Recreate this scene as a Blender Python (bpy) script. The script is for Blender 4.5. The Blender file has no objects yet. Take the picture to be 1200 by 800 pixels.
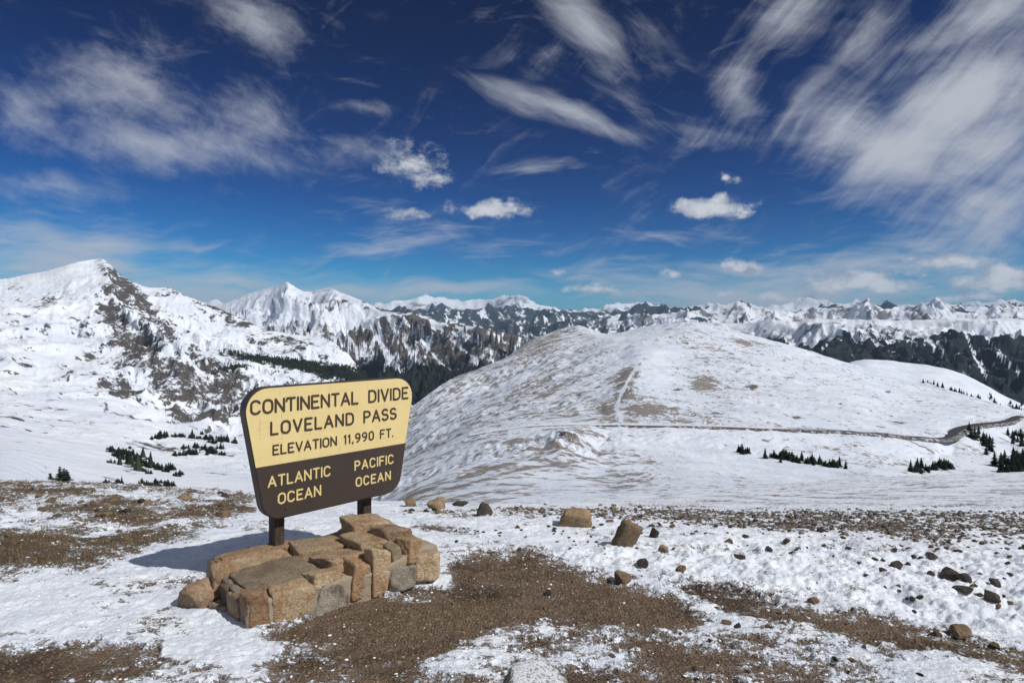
import bpy, bmesh, math, random
import numpy as np
from mathutils import Vector, Matrix
R = math.radians
rng = np.random.default_rng(7)
random.seed(7)
sc = bpy.context.scene
COL = sc.collection

# ------------------------------------------------------------------ camera
# eye at the origin, looking along +Y; F, U0, V0 describe the lens (1200 x 800 frame)
F, U0, V0 = 750.0, 600.0, 380.0
cam_d = bpy.data.cameras.new('camera')
cam = bpy.data.objects.new('camera', cam_d); COL.objects.link(cam)
cam_d.sensor_width = 36.0; cam_d.lens = 36.0 * F / 1200.0
cam_d.shift_y = -(400 - V0) / 1200.0
cam_d.clip_start = 0.05; cam_d.clip_end = 200000
cam.rotation_euler = (R(90), 0, 0)
sc.camera = cam

# ------------------------------------------------------------------ light
SUN_AZ, SUN_EL = R(117), R(46)          # azimuth clockwise from +Y
sun_dir = Vector((math.sin(SUN_AZ)*math.cos(SUN_EL), math.cos(SUN_AZ)*math.cos(SUN_EL), math.sin(SUN_EL)))
sl = bpy.data.lights.new('sun', 'SUN'); sl.energy = 4.2; sl.angle = R(0.5); sl.color = (1.0, 0.965, 0.905)
so = bpy.data.objects.new('sun', sl); COL.objects.link(so)
so.rotation_euler = sun_dir.to_track_quat('Z', 'Y').to_euler(); so.location = (0, 0, 50)

sc.view_settings.view_transform = 'Standard'; sc.view_settings.look = 'None'
sc.view_settings.gamma = 1.0; sc.view_settings.exposure = -0.08
sc.render.engine = 'CYCLES'
sc.cycles.max_bounces = 6; sc.cycles.diffuse_bounces = 3; sc.cycles.volume_bounces = 0
sc.cycles.use_denoising = True

SKY_STRENGTH = 0.1
world = bpy.data.worlds.new('World'); sc.world = world; world.use_nodes = True
world.cycles.sampling_method = 'NONE'
def build_world():
    nt = world.node_tree; nt.nodes.clear(); N = nt.nodes.new; L = nt.links.new
    out = N('ShaderNodeOutputWorld'); bg = N('ShaderNodeBackground'); bg.inputs['Strength'].default_value = SKY_STRENGTH
    L(bg.outputs[0], out.inputs['Surface'])
    sky = N('ShaderNodeTexSky'); sky.sky_type = 'NISHITA'; sky.sun_disc = False
    sky.sun_elevation = SUN_EL; sky.sun_rotation = SUN_AZ
    sky.altitude = 3600; sky.air_density = 1.0; sky.dust_density = 0.6; sky.ozone_density = 3.0
    def math_(op, a, b=None, c=None, clamp=False):
        n = N('ShaderNodeMath'); n.operation = op; n.use_clamp = clamp
        for i, v in enumerate((a, b, c)):
            if v is None: continue
            if isinstance(v, (int, float)): n.inputs[i].default_value = v
            else: L(v, n.inputs[i])
        return n.outputs[0]
    # polarised, contrasty sky colour: one tone curve for the whole sky
    def vm(op, x, v):
        n = N('ShaderNodeVectorMath'); n.operation = op; L(x, n.inputs[0])
        if isinstance(v, tuple): n.inputs[1].default_value = v
        else: L(v, n.inputs[1])
        return n.outputs[0]
    lin = vm('MULTIPLY', sky.outputs[0], (SKY_STRENGTH,)*3)
    sp3 = N('ShaderNodeSeparateXYZ'); L(lin, sp3.inputs[0]); cb3 = N('ShaderNodeCombineXYZ')
    for i, p in enumerate((2.35, 2.6, 2.6)): L(math_('POWER', sp3.outputs[i], p), cb3.inputs[i])
    cc = vm('MULTIPLY', cb3.outputs[0], (0.40, 2.25, 2.2))
    den = vm('ADD', vm('MULTIPLY', cc, (0.1, 0.95, 0.72)), (1, 1, 1))
    skycol = vm('MULTIPLY', vm('DIVIDE', cc, den), (1/SKY_STRENGTH,)*3)
    tc = N('ShaderNodeTexCoord'); sep = N('ShaderNodeSeparateXYZ'); L(tc.outputs['Generated'], sep.inputs[0])
    az = math_('ARCTAN2', sep.outputs[0], sep.outputs[1])
    el = math_('ARCSINE', sep.outputs[2])
    comb = N('ShaderNodeCombineXYZ'); L(az, comb.inputs[0]); L(el, comb.inputs[1])
    AE = comb.outputs[0]
    def ae(u, v):
        x = (u-U0)/F; z = (V0-v)/F
        return math.atan(x), math.atan(z/math.sqrt(1+x*x))
    def total(bl, gain):
        t = None
        for args, k in bl:
            v = math_('MULTIPLY', blob(*args), k)
            t = v if t is None else math_('MAXIMUM', t, v)
        return t
    def noise(rot, scale, detail, rough, dist, seed, vec=None):     # fibres run along the angle rot
        m = N('ShaderNodeMapping'); m.vector_type = 'TEXTURE'; L(vec or AE, m.inputs[0]); m.inputs['Rotation'].default_value = (0, 0, R(rot))
        m.inputs['Scale'].default_value = (1/scale[0], 1/scale[1], 1); m.inputs['Location'].default_value = (seed, seed*1.7, seed*0.31)
        n = N('ShaderNodeTexNoise'); n.noise_dimensions = '2D'; L(m.outputs[0], n.inputs['Vector']); n.inputs['Scale'].default_value = 1.0
        n.inputs['Detail'].default_value = min(detail, 6); n.inputs['Roughness'].default_value = rough; n.inputs['Distortion'].default_value = dist
        return n.outputs['Fac']
    def ramp(x, a, b):
        n = N('ShaderNodeMapRange'); n.interpolation_type = 'SMOOTHSTEP'; L(x, n.inputs[0])
        n.inputs[1].default_value = a; n.inputs[2].default_value = b; return n.outputs[0]
    def mixn(mask, *fs):                 # mask + weighted, centred noises
        t = mask
        for f, k in fs: t = math_('ADD', t, math_('MULTIPLY', math_('SUBTRACT', f, 0.5), k))
        return t
    # warp the direction a little so that the fibres curl
    W = AE
    for sc_, am in ((2.4, 0.09), (9.0, 0.02)):
        wn = N('ShaderNodeTexNoise'); wn.noise_dimensions = '2D'; L(AE, wn.inputs['Vector']); wn.inputs['Scale'].default_value = sc_; wn.inputs['Detail'].default_value = 2
        W = vm('ADD', W, vm('MULTIPLY', vm('SUBTRACT', wn.outputs['Color'], (.5, .5, .5)), (am, am, 0)))
    BW = W                               # the masks are warped as well
    def blob(p0, p1, w):                 # soft ellipse between two points of the sky, half width w
        a0, a1 = ae(*p0), ae(*p1)
        cx, cy = (a0[0]+a1[0])/2, (a0[1]+a1[1])/2
        dx, dy = a1[0]-a0[0], a1[1]-a0[1]
        m = N('ShaderNodeMapping'); m.vector_type = 'TEXTURE'; L(BW, m.inputs[0])
        m.inputs['Location'].default_value = (cx, cy, 0); m.inputs['Rotation'].default_value = (0, 0, math.atan2(dy, dx))
        m.inputs['Scale'].default_value = (max(math.hypot(dx, dy)/2, 0.01), w/F/1.1, 1)
        g = N('ShaderNodeTexGradient'); g.gradient_type = 'SPHERICAL'; L(m.outputs[0], g.inputs[0])
        return g.outputs['Fac']
    alphas = []
    # the great fan of cirrus on the right
    m1 = total([(((850, 10), (905, 180), 50), 0.9), (((870, 90), (1260, 250), 80), 1.15), (((960, 190), (1340, 20), 85), 1.1),
                (((1040, 90), (1300, -60), 60), 1.0), (((1000, 150), (1350, 210), 95), .95), (((860, 60), (1010, -40), 70), 0.75), (((1020, 205), (1300, 260), 60), 0.9), (((900, 60), (1100, 60), 90), .4), (((930, 215), (1330, 300), 50), .6), (((780, 130), (960, 165), 36), .55)], 1)
    f1 = noise(44, (2.2, 17), 8, 0.66, 0.2, 3.1, W)
    f1d = noise(40, (7, 70), 6, 0.6, 0.2, 13.1, W)
    f1b = noise(20, (5, 10), 8, 0.62, 0.3, 9.4, W)
    f1c = noise(-14, (9, 30), 6, 0.6, 0.3, 4.4, W)
    a1 = ramp(mixn(m1, (f1, 1.15), (f1b, 1.1), (f1c, .5), (f1d, .28)), 0.10, 1.30)
    alphas.append((a1, 0.95))
    # thin streaks in the middle
    m2 = total([(((590, -60), (770, 130), 48), 1.0), (((500, 68), (830, 180), 26), 1.1), (((640, 60), (840, 170), 60), 0.45), (((700, 100), (900, 160), 40), 0.5), (((680, -40), (850, 110), 60), .45)], 1)
    f2 = noise(-30, (3.0, 17), 8, 0.64, 0.15, 5.7, W)
    f2b = noise(-15, (6, 22), 8, 0.6, 0.3, 15.7, W)
    a2 = ramp(mixn(m2, (f2, 1.15), (f2b, 1.0)), 0.20, 1.35)
    alphas.append((a2, 0.85))
    # veils and puffs on the left
    m3 = total([(((-20, 60), (330, 150), 75), 0.85), (((210, -60), (380, 120), 70), 0.75), (((200, 100), (400, 170), 50), 0.95), (((-80, 150), (420, 190), 45), 0.85),
                (((-60, 95), (120, 160), 60), 0.7), (((-60, 205), (180, 228), 24), 0.8), (((370, 120), (490, 140), 18), 0.8), (((300, 140), (560, 215), 26), .7), (((90, 60), (260, 120), 40), .8)], 1)
    f3 = noise(-14, (4, 12), 8, 0.6, 0.4, 1.9, W)
    f3b = noise(-25, (12, 20), 8, 0.68, 0.1, 31.9, W)
    a3 = ramp(mixn(m3, (f3, 1.0), (f3b, 1.2)), 0.14, 1.30)
    alphas.append((a3, 0.72))
    # low veils above the horizon
    m4 = total([(((-160, 268), (300, 312), 60), 1.0), (((100, 325), (800, 350), 34), 0.75), (((350, 225), (700, 310), 60), 0.4), (((600, 300), (930, 262), 26), 0.55), (((350, 280), (620, 275), 36), .55),
                (((560, 340), (1350, 332), 60), 1.05), (((-300, 322), (560, 342), 56), 1.1), (((-200, 300), (260, 300), 18), .9), (((300, 335), (760, 345), 22), .9), (((850, 300), (1300, 312), 26), .8), (((900, 270), (1300, 290), 40), .45), (((560, 200), (700, 200), 14), .5)], 1)
    f4 = noise(-2, (4, 30), 8, 0.62, 0.3, 12.3, W)
    f4b = noise(6, (12, 60), 6, 0.6, 0.3, 2.3, W)
    a4 = ramp(mixn(m4, (f4, 1.1), (f4b, .8)), 0.13, 1.05)
    alphas.append((a4, 0.8))
    # the same kinds of cirrus over the rest of the sky
    m5 = ramp(math_('ABSOLUTE', az), 0.85, 1.3); m5b = ramp(el, 0.5, 0.75)
    f5 = noise(20, (2.2, 5), 8, 0.62, 0.5, 21.3, W)
    a5 = math_('MULTIPLY', ramp(f5, 0.40, 0.68), math_('MAXIMUM', m5, m5b))
    alphas.append((a5, 0.85))
    # small cumulus, flat-based and less bent
    wn = N('ShaderNodeTexNoise'); wn.noise_dimensions = '2D'; L(AE, wn.inputs['Vector']); wn.inputs['Scale'].default_value = 22; wn.inputs['Detail'].default_value = 3
    BW = vm('ADD', AE, vm('MULTIPLY', vm('SUBTRACT', wn.outputs['Color'], (.5, .5, .5)), (.05, .022, 0)))
    m6 = total([(((405, 175), (555, 200), 36), .74), (((440, 205), (545, 215), 16), .8), (((505, 243), (645, 243), 19), 1.2), (((765, 243), (910, 244), 22), 1.35), (((430, 250), (515, 250), 12), 0.95),
                (((830, 310), (925, 311), 17), 1.2), (((890, 328), (1130, 330), 24), 1.05), (((1080, 328), (1250, 326), 24), 1.2), (((1030, 305), (1210, 305), 14), 0.85),
                (((620, 340), (800, 341), 12), 0.9), (((760, 320), (810, 320), 9), 0.85), (((820, 348), (1010, 350), 11), 0.9), (((1040, 350), (1240, 348), 11), 0.9),
                (((645, 318), (685, 318), 8), .8), (((835, 206), (880, 214), 10), 0.75)], 1)
    f6 = noise(0, (24, 38), 9, 0.66, 0.0, 2.2, AE)
    a6 = ramp(mixn(m6, (f6, 1.5)), 0.24, 0.80)
    a6 = math_('MULTIPLY', a6, ramp(m6, 0.02, 0.3))
    alphas.append((a6, 0.92))
    # cumulus tops are brighter than their bases
    f7 = noise(0, (26, 40), 6, 0.6, 0.0, 8.8, AE)
    col = skycol
    k = 1.0 / SKY_STRENGTH
    for a, s in alphas:
        mx = N('ShaderNodeMix'); mx.data_type = 'RGBA'
        L(math_('MULTIPLY', a, s), mx.inputs['Factor']); L(col, mx.inputs['A'])
        if a is a6:
            cm = N('ShaderNodeMix'); cm.data_type = 'RGBA'; L(ramp(math_('ADD', f7, math_('MULTIPLY', m6, 0.25)), 0.4, 0.85), cm.inputs['Factor'])
            cm.inputs['A'].default_value = (0.30*k, 0.36*k, 0.46*k, 1); cm.inputs['B'].default_value = (0.72*k, 0.74*k, 0.78*k, 1)
            L(cm.outputs['Result'], mx.inputs['B'])
        else:
            mx.inputs['B'].default_value = (0.54*k, 0.57*k, 0.63*k, 1)
        col = mx.outputs['Result']
    L(col, bg.inputs['Color'])
build_world()

# ------------------------------------------------------------------ numpy noise
def _hash(ix, iy, seed):
    h = (ix.astype(np.int64)*374761393 + iy.astype(np.int64)*668265263 + seed*974634777) & 0xFFFFFFFF
    h = ((h ^ (h >> 13))*1274126177) & 0xFFFFFFFF
    h = ((h ^ (h >> 16))*2246822519) & 0xFFFFFFFF
    return (h ^ (h >> 15)) & 0xFFFFFFFF
_ANG = np.arange(256)*(2*np.pi/256); _CX, _CY = np.cos(_ANG), np.sin(_ANG)
def pn(x, y, seed=0):
    xi = np.floor(x); yi = np.floor(y); xf = x-xi; yf = y-yi
    xi = xi.astype(np.int64); yi = yi.astype(np.int64)
    u = xf*xf*xf*(xf*(xf*6-15)+10); v = yf*yf*yf*(yf*(yf*6-15)+10)
    def g(a, b):
        h = _hash(xi+a, yi+b, seed) & 255
        return _CX[h]*(xf-a)+_CY[h]*(yf-b)
    a = g(0, 0); b = g(1, 0); c = g(0, 1); d = g(1, 1)
    return (a+u*(b-a) + v*((c+u*(d-c))-(a+u*(b-a))))*1.45
def fbm(x, y, o=4, seed=0, gain=.5, lac=2.03):
    t = 0; a = 1; s = 0
    for i in range(o):
        t = t+a*pn(x, y, seed+i); s += a; a *= gain; x = x*lac+17.3; y = y*lac+5.1
    return t/s
def ridged(x, y, o=5, seed=0, gain=.5):
    t = 0; a = 1; s_ = 0; w_ = 1
    for i in range(o):
        r_ = (1-np.abs(pn(x, y, seed+i)))**2; t = t+a*r_*w_; w_ = np.clip(r_*1.4, 0, 1); s_ += a; a *= gain; x = x*2.03+11.7; y = y*2.03+3.3
    return t/s_
def sstep(a, b, x):
    t = np.clip((x-a)/(b-a), 0, 1); return t*t*(3-2*t)
def erode(x, y, dx, dy, seed):        # wave noise whose crests run along (dy,-dx): gullies down the fall line
    xi = np.floor(x); yi = np.floor(y); fx = x-xi; fy = y-yi
    xi = xi.astype(np.int64); yi = yi.astype(np.int64)
    va = 0; vx = 0; vy = 0; wt = 0
    for i in (-1, 0, 1, 2):
        for j in (-1, 0, 1, 2):
            h = _hash(xi+i, yi+j, seed)
            px = fx-i-((h & 1023)/1023.0-.5)*.9; py = fy-j-(((h >> 10) & 1023)/1023.0-.5)*.9
            w = np.exp(-2*(px*px+py*py)); m = (px*dx+py*dy)*2*np.pi
            va = va+np.cos(m)*w; s = -np.sin(m)*w; vx = vx+s*dx; vy = vy+s*dy; wt = wt+w
    e = va/wt; return (1-2*np.sqrt(np.clip((1-e)/2, 0, 1)))*.8+.25, vx/wt, vy/wt

# ------------------------------------------------------------------ lofted terrain
def pchip(x, y, q):
    x = np.asarray(x, float); y = np.asarray(y, float)
    h = np.diff(x); s = np.diff(y)/h
    m = np.zeros_like(y); m[0] = s[0]; m[-1] = s[-1]
    for i in range(1, len(x)-1):
        m[i] = 0 if s[i-1]*s[i] <= 0 else 2*s[i-1]*s[i]/(s[i-1]+s[i])
    q = np.clip(q, x[0], x[-1]); k = np.clip(np.searchsorted(x, q)-1, 0, len(x)-2)
    t = (q-x[k])/h[k]; t2 = t*t; t3 = t2*t
    return (2*t3-3*t2+1)*y[k]+(t3-2*t2+t)*h[k]*m[k]+(-2*t3+3*t2)*y[k+1]+(t3-t2)*h[k]*m[k+1]
def cols(lo, a, b, hi, step, far=9.0):      # fine columns where the view is, coarse ones beyond it
    p = [np.arange(lo, a, far)] if lo < a else []
    p.append(np.arange(a, b, step))
    if hi > b: p.append(np.arange(b, hi, far))
    return np.concatenate(p)
class Terrain: pass
def loft(us, lines, rows, crease=()):
    """lines: near to far, each a list of (u, v, depth) seen from the view point; gives a world-space height field"""
    K = len(lines)
    V = []; Lg = []
    for ln in lines:
        a = np.array(ln, float)
        V.append(pchip(a[:, 0], a[:, 1], us)); Lg.append(pchip(a[:, 0], np.log(a[:, 2]), us))
    V = np.array(V); Lg = np.array(Lg)
    for k in range(1, K): Lg[k] = np.maximum(Lg[k], Lg[k-1]+.01)
    S = np.diff(V, axis=0)/np.diff(Lg, axis=0)
    M = np.zeros_like(V); M[0] = S[0]; M[-1] = S[-1]
    for k in range(1, K-1):
        p = S[k-1]*S[k]; M[k] = np.where(p <= 0, 0, 2*p/np.where(np.abs(S[k-1]+S[k]) < 1e-9, 1e-9, S[k-1]+S[k]))
    ov = []; ol = []; ot = []
    for k in range(K-1):
        n = rows[k]; m0 = S[k] if k in crease else M[k]; m1 = S[k] if (k+1) in crease else M[k+1]
        h = Lg[k+1]-Lg[k]
        for t in np.linspace(0, 1, n, endpoint=(k == K-2)):
            t2 = t*t; t3 = t2*t
            ov.append((2*t3-3*t2+1)*V[k]+(t3-2*t2+t)*h*m0+(-2*t3+3*t2)*V[k+1]+(t3-t2)*h*m1)
            ol.append(Lg[k]+t*h); ot.append(np.full_like(us, k+t))
    T = Terrain(); T.v0 = np.array(ov); T.t = np.array(ot); T.Y = np.exp(np.array(ol)); T.us = us
    T.u = np.broadcast_to(us, T.Y.shape); T.X = (T.u-U0)/F*T.Y; T.Z = -(T.v0-V0)/F*T.Y; T.attr = {}
    return T
def grad(T):
    def d(A): return np.gradient(A, axis=1), np.gradient(A, axis=0)
    xc, xr = d(T.X); yc, yr = d(T.Y); zc, zr = d(T.Z)
    det = xc*yr-xr*yc; det = np.where(np.abs(det) < 1e-12, 1e-12, det)
    return (zc*yr-zr*yc)/det, (xc*zr-xr*zc)/det
def smooth(A, n):
    for _ in range(n):
        B = np.pad(A, 1, mode='edge'); A = (B[:-2, 1:-1]+B[2:, 1:-1]+B[1:-1, :-2]+B[1:-1, 2:]+2*A)/6
    return A
def carve(T, wave, amp, octs, seed, fade=1, gain=.5):
    gx, gy = grad(T); gx = smooth(gx, 6); gy = smooth(gy, 6)
    sl = np.sqrt(gx*gx+gy*gy)+1e-6
    dx = -gy/sl; dy = gx/sl
    H = 0; a = 1.0; f = 1.0/wave; ax = 0; ay = 0; tot = 0
    wx = T.X+fbm(T.X/wave/3, T.Y/wave/3, 3, seed+50)*wave*.8; wy = T.Y+fbm(T.X/wave/3+9, T.Y/wave/3, 3, seed+60)*wave*.8
    for o in range(octs):
        ddx = dx+ay*.9; ddy = dy-ax*.9
        e, ex, ey = erode(wx*f, wy*f, ddx, ddy, seed+o)
        H = H+e*a; tot += a; ax = ax+ex*a*.8; ay = ay+ey*a*.8; a *= gain; f *= 2
    H = H/tot
    amp = amp*(.75+.9*fbm(T.X/wave/2.2, T.Y/wave/2.2, 2, seed+70))
    T.Z = T.Z+(H-.55)*amp*fade*np.clip(sl/.5, .15, 1.4)
    T.gully = H
    return H
def project(T):
    return U0+F*T.X/T.Y, V0-F*T.Z/T.Y
def on_terrain(T, u, v):
    c = float(np.interp(u, T.us, np.arange(len(T.us)))); i = min(int(c), len(T.us)-2); f = c-i
    X = T.X[:, i]*(1-f)+T.X[:, i+1]*f; Y = T.Y[:, i]*(1-f)+T.Y[:, i+1]*f; Z = T.Z[:, i]*(1-f)+T.Z[:, i+1]*f
    vv = V0-F*Z/Y
    idx = np.nonzero(vv <= v)[0]
    if len(idx) == 0: k = int(np.argmin(vv)); return Vector((X[k], Y[k], Z[k]))
    k = idx[0]
    if k == 0: return Vector((X[0], Y[0], Z[0]))
    t = (vv[k-1]-v)/max(vv[k-1]-vv[k], 1e-9)
    return Vector((X[k-1]+(X[k]-X[k-1])*t, Y[k-1]+(Y[k]-Y[k-1])*t, Z[k-1]+(Z[k]-Z[k-1])*t))
def height_at(T, x, y):
    u = U0+F*x/y
    c = float(np.clip(np.interp(u, T.us, np.arange(len(T.us))), 0, len(T.us)-1.001)); i = int(c); f = c-i
    z0 = np.interp(y, T.Y[:, i], T.Z[:, i]); z1 = np.interp(y, T.Y[:, i+1], T.Z[:, i+1])
    return float(z0*(1-f)+z1*f)
def grid_mesh(name, T, mat, kind='structure'):
    nr, nc = T.X.shape
    me = bpy.data.meshes.new(name)
    me.vertices.add(nr*nc); me.vertices.foreach_set('co', np.stack([T.X, T.Y, T.Z], -1).astype(np.float32).ravel())
    i = np.arange((nr-1)*(nc-1)); r = i//(nc-1); c = i % (nc-1); a = r*nc+c
    q = np.stack([a, a+1, a+nc+1, a+nc], -1).astype(np.int32)
    me.loops.add(q.size); me.loops.foreach_set('vertex_index', q.ravel())
    me.polygons.add(len(q)); me.polygons.foreach_set('loop_start', (np.arange(len(q))*4).astype(np.int32))
    me.polygons.foreach_set('use_smooth', np.ones(len(q), bool))
    for k, A in T.attr.items():
        at = me.attributes.new(k, 'FLOAT', 'POINT'); at.data.foreach_set('value', np.ascontiguousarray(A, dtype=np.float32).ravel())
    me.update(calc_edges=True); me.validate()
    me.materials.append(mat)
    o = bpy.data.objects.new(name, me); COL.objects.link(o)
    if kind: o['kind'] = kind
    return o

# ------------------------------------------------------------------ material helpers
class NB:
    def __init__(s, name):
        s.m = bpy.data.materials.new(name); s.m.use_nodes = True; s.nt = s.m.node_tree; s.nt.nodes.clear()
        s.out = s.nt.nodes.new('ShaderNodeOutputMaterial'); s.b = s.nt.nodes.new('ShaderNodeBsdfPrincipled')
        s.nt.links.new(s.b.outputs[0], s.out.inputs['Surface'])
        s.tc = s.nt.nodes.new('ShaderNodeTexCoord')
    def set(s, sock, v):
        if hasattr(v, 'links') or hasattr(v, 'is_linked'): s.nt.links.new(v, sock)
        elif isinstance(v, tuple) and len(v) == 3 and sock.type == 'RGBA': sock.default_value = (*v, 1)
        else: sock.default_value = v
    def math(s, op, a, b=None, clamp=False):
        n = s.nt.nodes.new('ShaderNodeMath'); n.operation = op; n.use_clamp = clamp
        s.set(n.inputs[0], a)
        if b is not None: s.set(n.inputs[1], b)
        return n.outputs[0]
    def mapping(s, vec, scale=(1, 1, 1), rot=(0, 0, 0), loc=(0, 0, 0)):
        n = s.nt.nodes.new('ShaderNodeMapping'); s.nt.links.new(vec, n.inputs[0])
        n.inputs['Scale'].default_value = scale; n.inputs['Rotation'].default_value = rot; n.inputs['Location'].default_value = loc
        return n.outputs[0]
    def noise(s, scale, detail=6, rough=.6, dist=0, vec=None, out='Fac'):
        n = s.nt.nodes.new('ShaderNodeTexNoise'); s.nt.links.new(vec or s.tc.outputs['Object'], n.inputs['Vector'])
        n.inputs['Scale'].default_value = scale; n.inputs['Detail'].default_value = detail
        n.inputs['Roughness'].default_value = rough; n.inputs['Distortion'].default_value = dist
        return n.outputs[out]
    def voronoi(s, scale, vec=None, feature='F1', out='Distance'):
        n = s.nt.nodes.new('ShaderNodeTexVoronoi'); n.feature = feature; s.nt.links.new(vec or s.tc.outputs['Object'], n.inputs['Vector'])
        n.inputs['Scale'].default_value = scale; return n.outputs[out]
    def attr(s, name, kind='GEOMETRY'):
        n = s.nt.nodes.new('ShaderNodeAttribute'); n.attribute_name = name; n.attribute_type = kind; return n.outputs['Fac']
    def ramp(s, x, a, b, lo=0., hi=1., smooth=True):
        n = s.nt.nodes.new('ShaderNodeMapRange'); n.interpolation_type = 'SMOOTHSTEP' if smooth else 'LINEAR'
        s.set(n.inputs[0], x); n.inputs[1].default_value = a; n.inputs[2].default_value = b; n.inputs[3].default_value = lo; n.inputs[4].default_value = hi
        return n.outputs[0]
    def mix(s, f, a, b, mode='MIX'):
        n = s.nt.nodes.new('ShaderNodeMix'); n.data_type = 'RGBA'; n.blend_type = mode
        s.set(n.inputs['Factor'], f); s.set(n.inputs['A'], a); s.set(n.inputs['B'], b); return n.outputs['Result']
    def bump(s, h, strength=.5, dist=.02, normal=None):
        n = s.nt.nodes.new('ShaderNodeBump'); s.set(n.inputs['Height'], h); n.inputs['Strength'].default_value = strength; n.inputs['Distance'].default_value = dist
        if normal is not None: s.nt.links.new(normal, n.inputs['Normal'])
        return n.outputs[0]
    def finish(s, col, rough=.8, normal=None, spec=.3):
        s.set(s.b.inputs['Base Color'], col); s.set(s.b.inputs['Roughness'], rough); s.b.inputs['Specular IOR Level'].default_value = spec
        if normal is not None: s.nt.links.new(normal, s.b.inputs['Normal'])
        return s.m
SNOW = (0.82, 0.85, 0.90)

def terrain_mat(name, d, rock_a, rock_b, bare, forest=(0.012, 0.018, 0.014), mott=1.0, snow_a=(0.66, 0.71, 0.805), snow_b=(0.79, 0.82, 0.875)):
    """snow over rock / bare turf / forest; d = size in metres of the finest mottling"""
    k = NB(name)
    n1 = k.noise(1/(d*6), 8, .68); n2 = k.noise(1/(d*1.6), 5, .7); n3 = k.noise(1/(d*25), 5, .6)
    nn = k.math('ADD', k.math('MULTIPLY', n1, .6), k.math('MULTIPLY', n2, .4))
    dev = k.math('MULTIPLY', k.math('SUBTRACT', nn, .5), mott*2.6)
    rk = k.ramp(k.math('ADD', k.attr('rock'), dev), .40, .60)
    br = k.ramp(k.math('ADD', k.attr('bare'), dev), .35, .7)
    fo = k.ramp(k.math('ADD', k.attr('forest'), k.math('MULTIPLY', dev, 1.1)), .42, .58)
    snow = k.mix(k.ramp(n3, .3, .7), snow_a, snow_b)
    rock = k.mix(k.ramp(n2, .3, .7), rock_a, rock_b)
    c = k.mix(k.math('MULTIPLY', br, .85), snow, k.mix(n2, bare, tuple(x*.6 for x in bare)))
    c = k.mix(rk, c, rock); c = k.mix(fo, c, k.mix(n2, forest, tuple(x*1.9 for x in forest)))
    h = k.math('ADD', k.math('ADD', n1, k.math('MULTIPLY', n2, .5)), k.math('MULTIPLY', rk, .25))
    return k.finish(c, .8, k.bump(h, .7, d*1.2), .15)

# ------------------------------------------------------------------ far terrain
def jag(us, pts, amp, wave, seed):       # a crest line with small peaks added
    a = np.array(pts, float); q = np.arange(us[0], us[-1]+3, 3.0)
    v = pchip(a[:, 0], a[:, 1], q); d = pchip(a[:, 0], a[:, 2], q)
    v = v+amp*np.abs(fbm(q/wave, q*0+3.3, 5, seed, .6))*2-amp*.45
    return [(x, y, z) for x, y, z in zip(q, v, d)]
def shift(line, dv, kd): return [(u, v+dv, d*kd) for u, v, d in line]

# --- H: the farthest snow range
us = cols(-700, -60, 1260, 1900, 2.4, 12)
crest = jag(us, [(-260, 356, 29000), (300, 357, 29000), (430, 358, 28000), (480, 355, 28000), (523, 351.5, 28000), (560, 354, 28000), (598, 351, 27500), (640, 356, 28000), (700, 358, 29000), (780, 359, 30000), (900, 358, 31000), (1460, 357, 31000)], 3, 46, 11)
H = loft(us, [shift(crest, 22, .70), shift(crest, 13, .84), crest, shift(crest, 10, 1.12)], [34, 40, 12], crease=(2,))
H.Z += (ridged(H.X/4600, H.Y/4600, 6, 301)-.5)*900*np.clip(1.2-np.abs(H.t-1.6)*.5, .3, 1)
carve(H, 2200, 260, 4, 21, np.clip(1.6-sstep(1.4, 2, H.t)*1.35, .2, 1))
carve(H, 600, 170, 3, 27, np.clip(1.4-sstep(1.6, 2, H.t)*1.1, .2, 1))
gx, gy = grad(H); n = fbm(H.X/1800, H.Y/1800, 4, 5)
H.attr['rock'] = .10+sstep(.3, .9, np.hypot(gx, gy))*.28+n*.45+sstep(0, .8, H.gully)*.15
H.attr['bare'] = H.X*0
H.attr['forest'] = sstep(1.5, .8, H.t+n*.6)*.8
M_far = terrain_mat('far_range_snow', 160, (.16, .16, .17), (.24, .23, .23), (.25, .2, .15), (.02, .028, .03))
grid_mesh('far_mountains', H, M_far)

# --- G: forested foothills in the middle distance
crest = jag(us, [(-260, 372, 17000), (430, 371, 16500), (480, 369, 16000), (530, 371, 16000), (575, 369, 15500), (610, 373, 15500), (655, 368, 15000), (700, 374, 14500), (740, 369.5, 14000), (790, 374, 14000), (850, 370, 14500), (1000, 368, 15000), (1460, 368, 15000)], 4, 40, 31)
G = loft(us, [shift(crest, 40, .55), shift(crest, 16, .75), crest, shift(crest, 12, 1.15)], [44, 44, 10], crease=())
G.Z += (ridged(G.X/2400, G.Y/2400, 5, 341)-.4)*620
carve(G, 1500, 380, 4, 33, np.clip(1.3-sstep(1.5, 2, G.t)*.9, .2, 1))
carve(G, 420, 90, 3, 38, np.clip(1.3-sstep(1.5, 2, G.t)*.9, .2, 1))
n = fbm(G.X/190, G.Y/260, 5, 6, .65); gx, gy = grad(G)
G.attr['rock'] = G.X*0-.5
G.attr['bare'] = G.X*0
G.attr['forest'] = .74+n*.75-sstep(.1, .8, G.gully)*.3+sstep(0, .5, gx)*.08-sstep(0, .4, -gx)*.14
M_mid = terrain_mat('foothill_forest', 40, (.14, .14, .15), (.22, .21, .21), (.25, .2, .15), (.022, .032, .036))
grid_mesh('foothills', G, M_mid)

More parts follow.
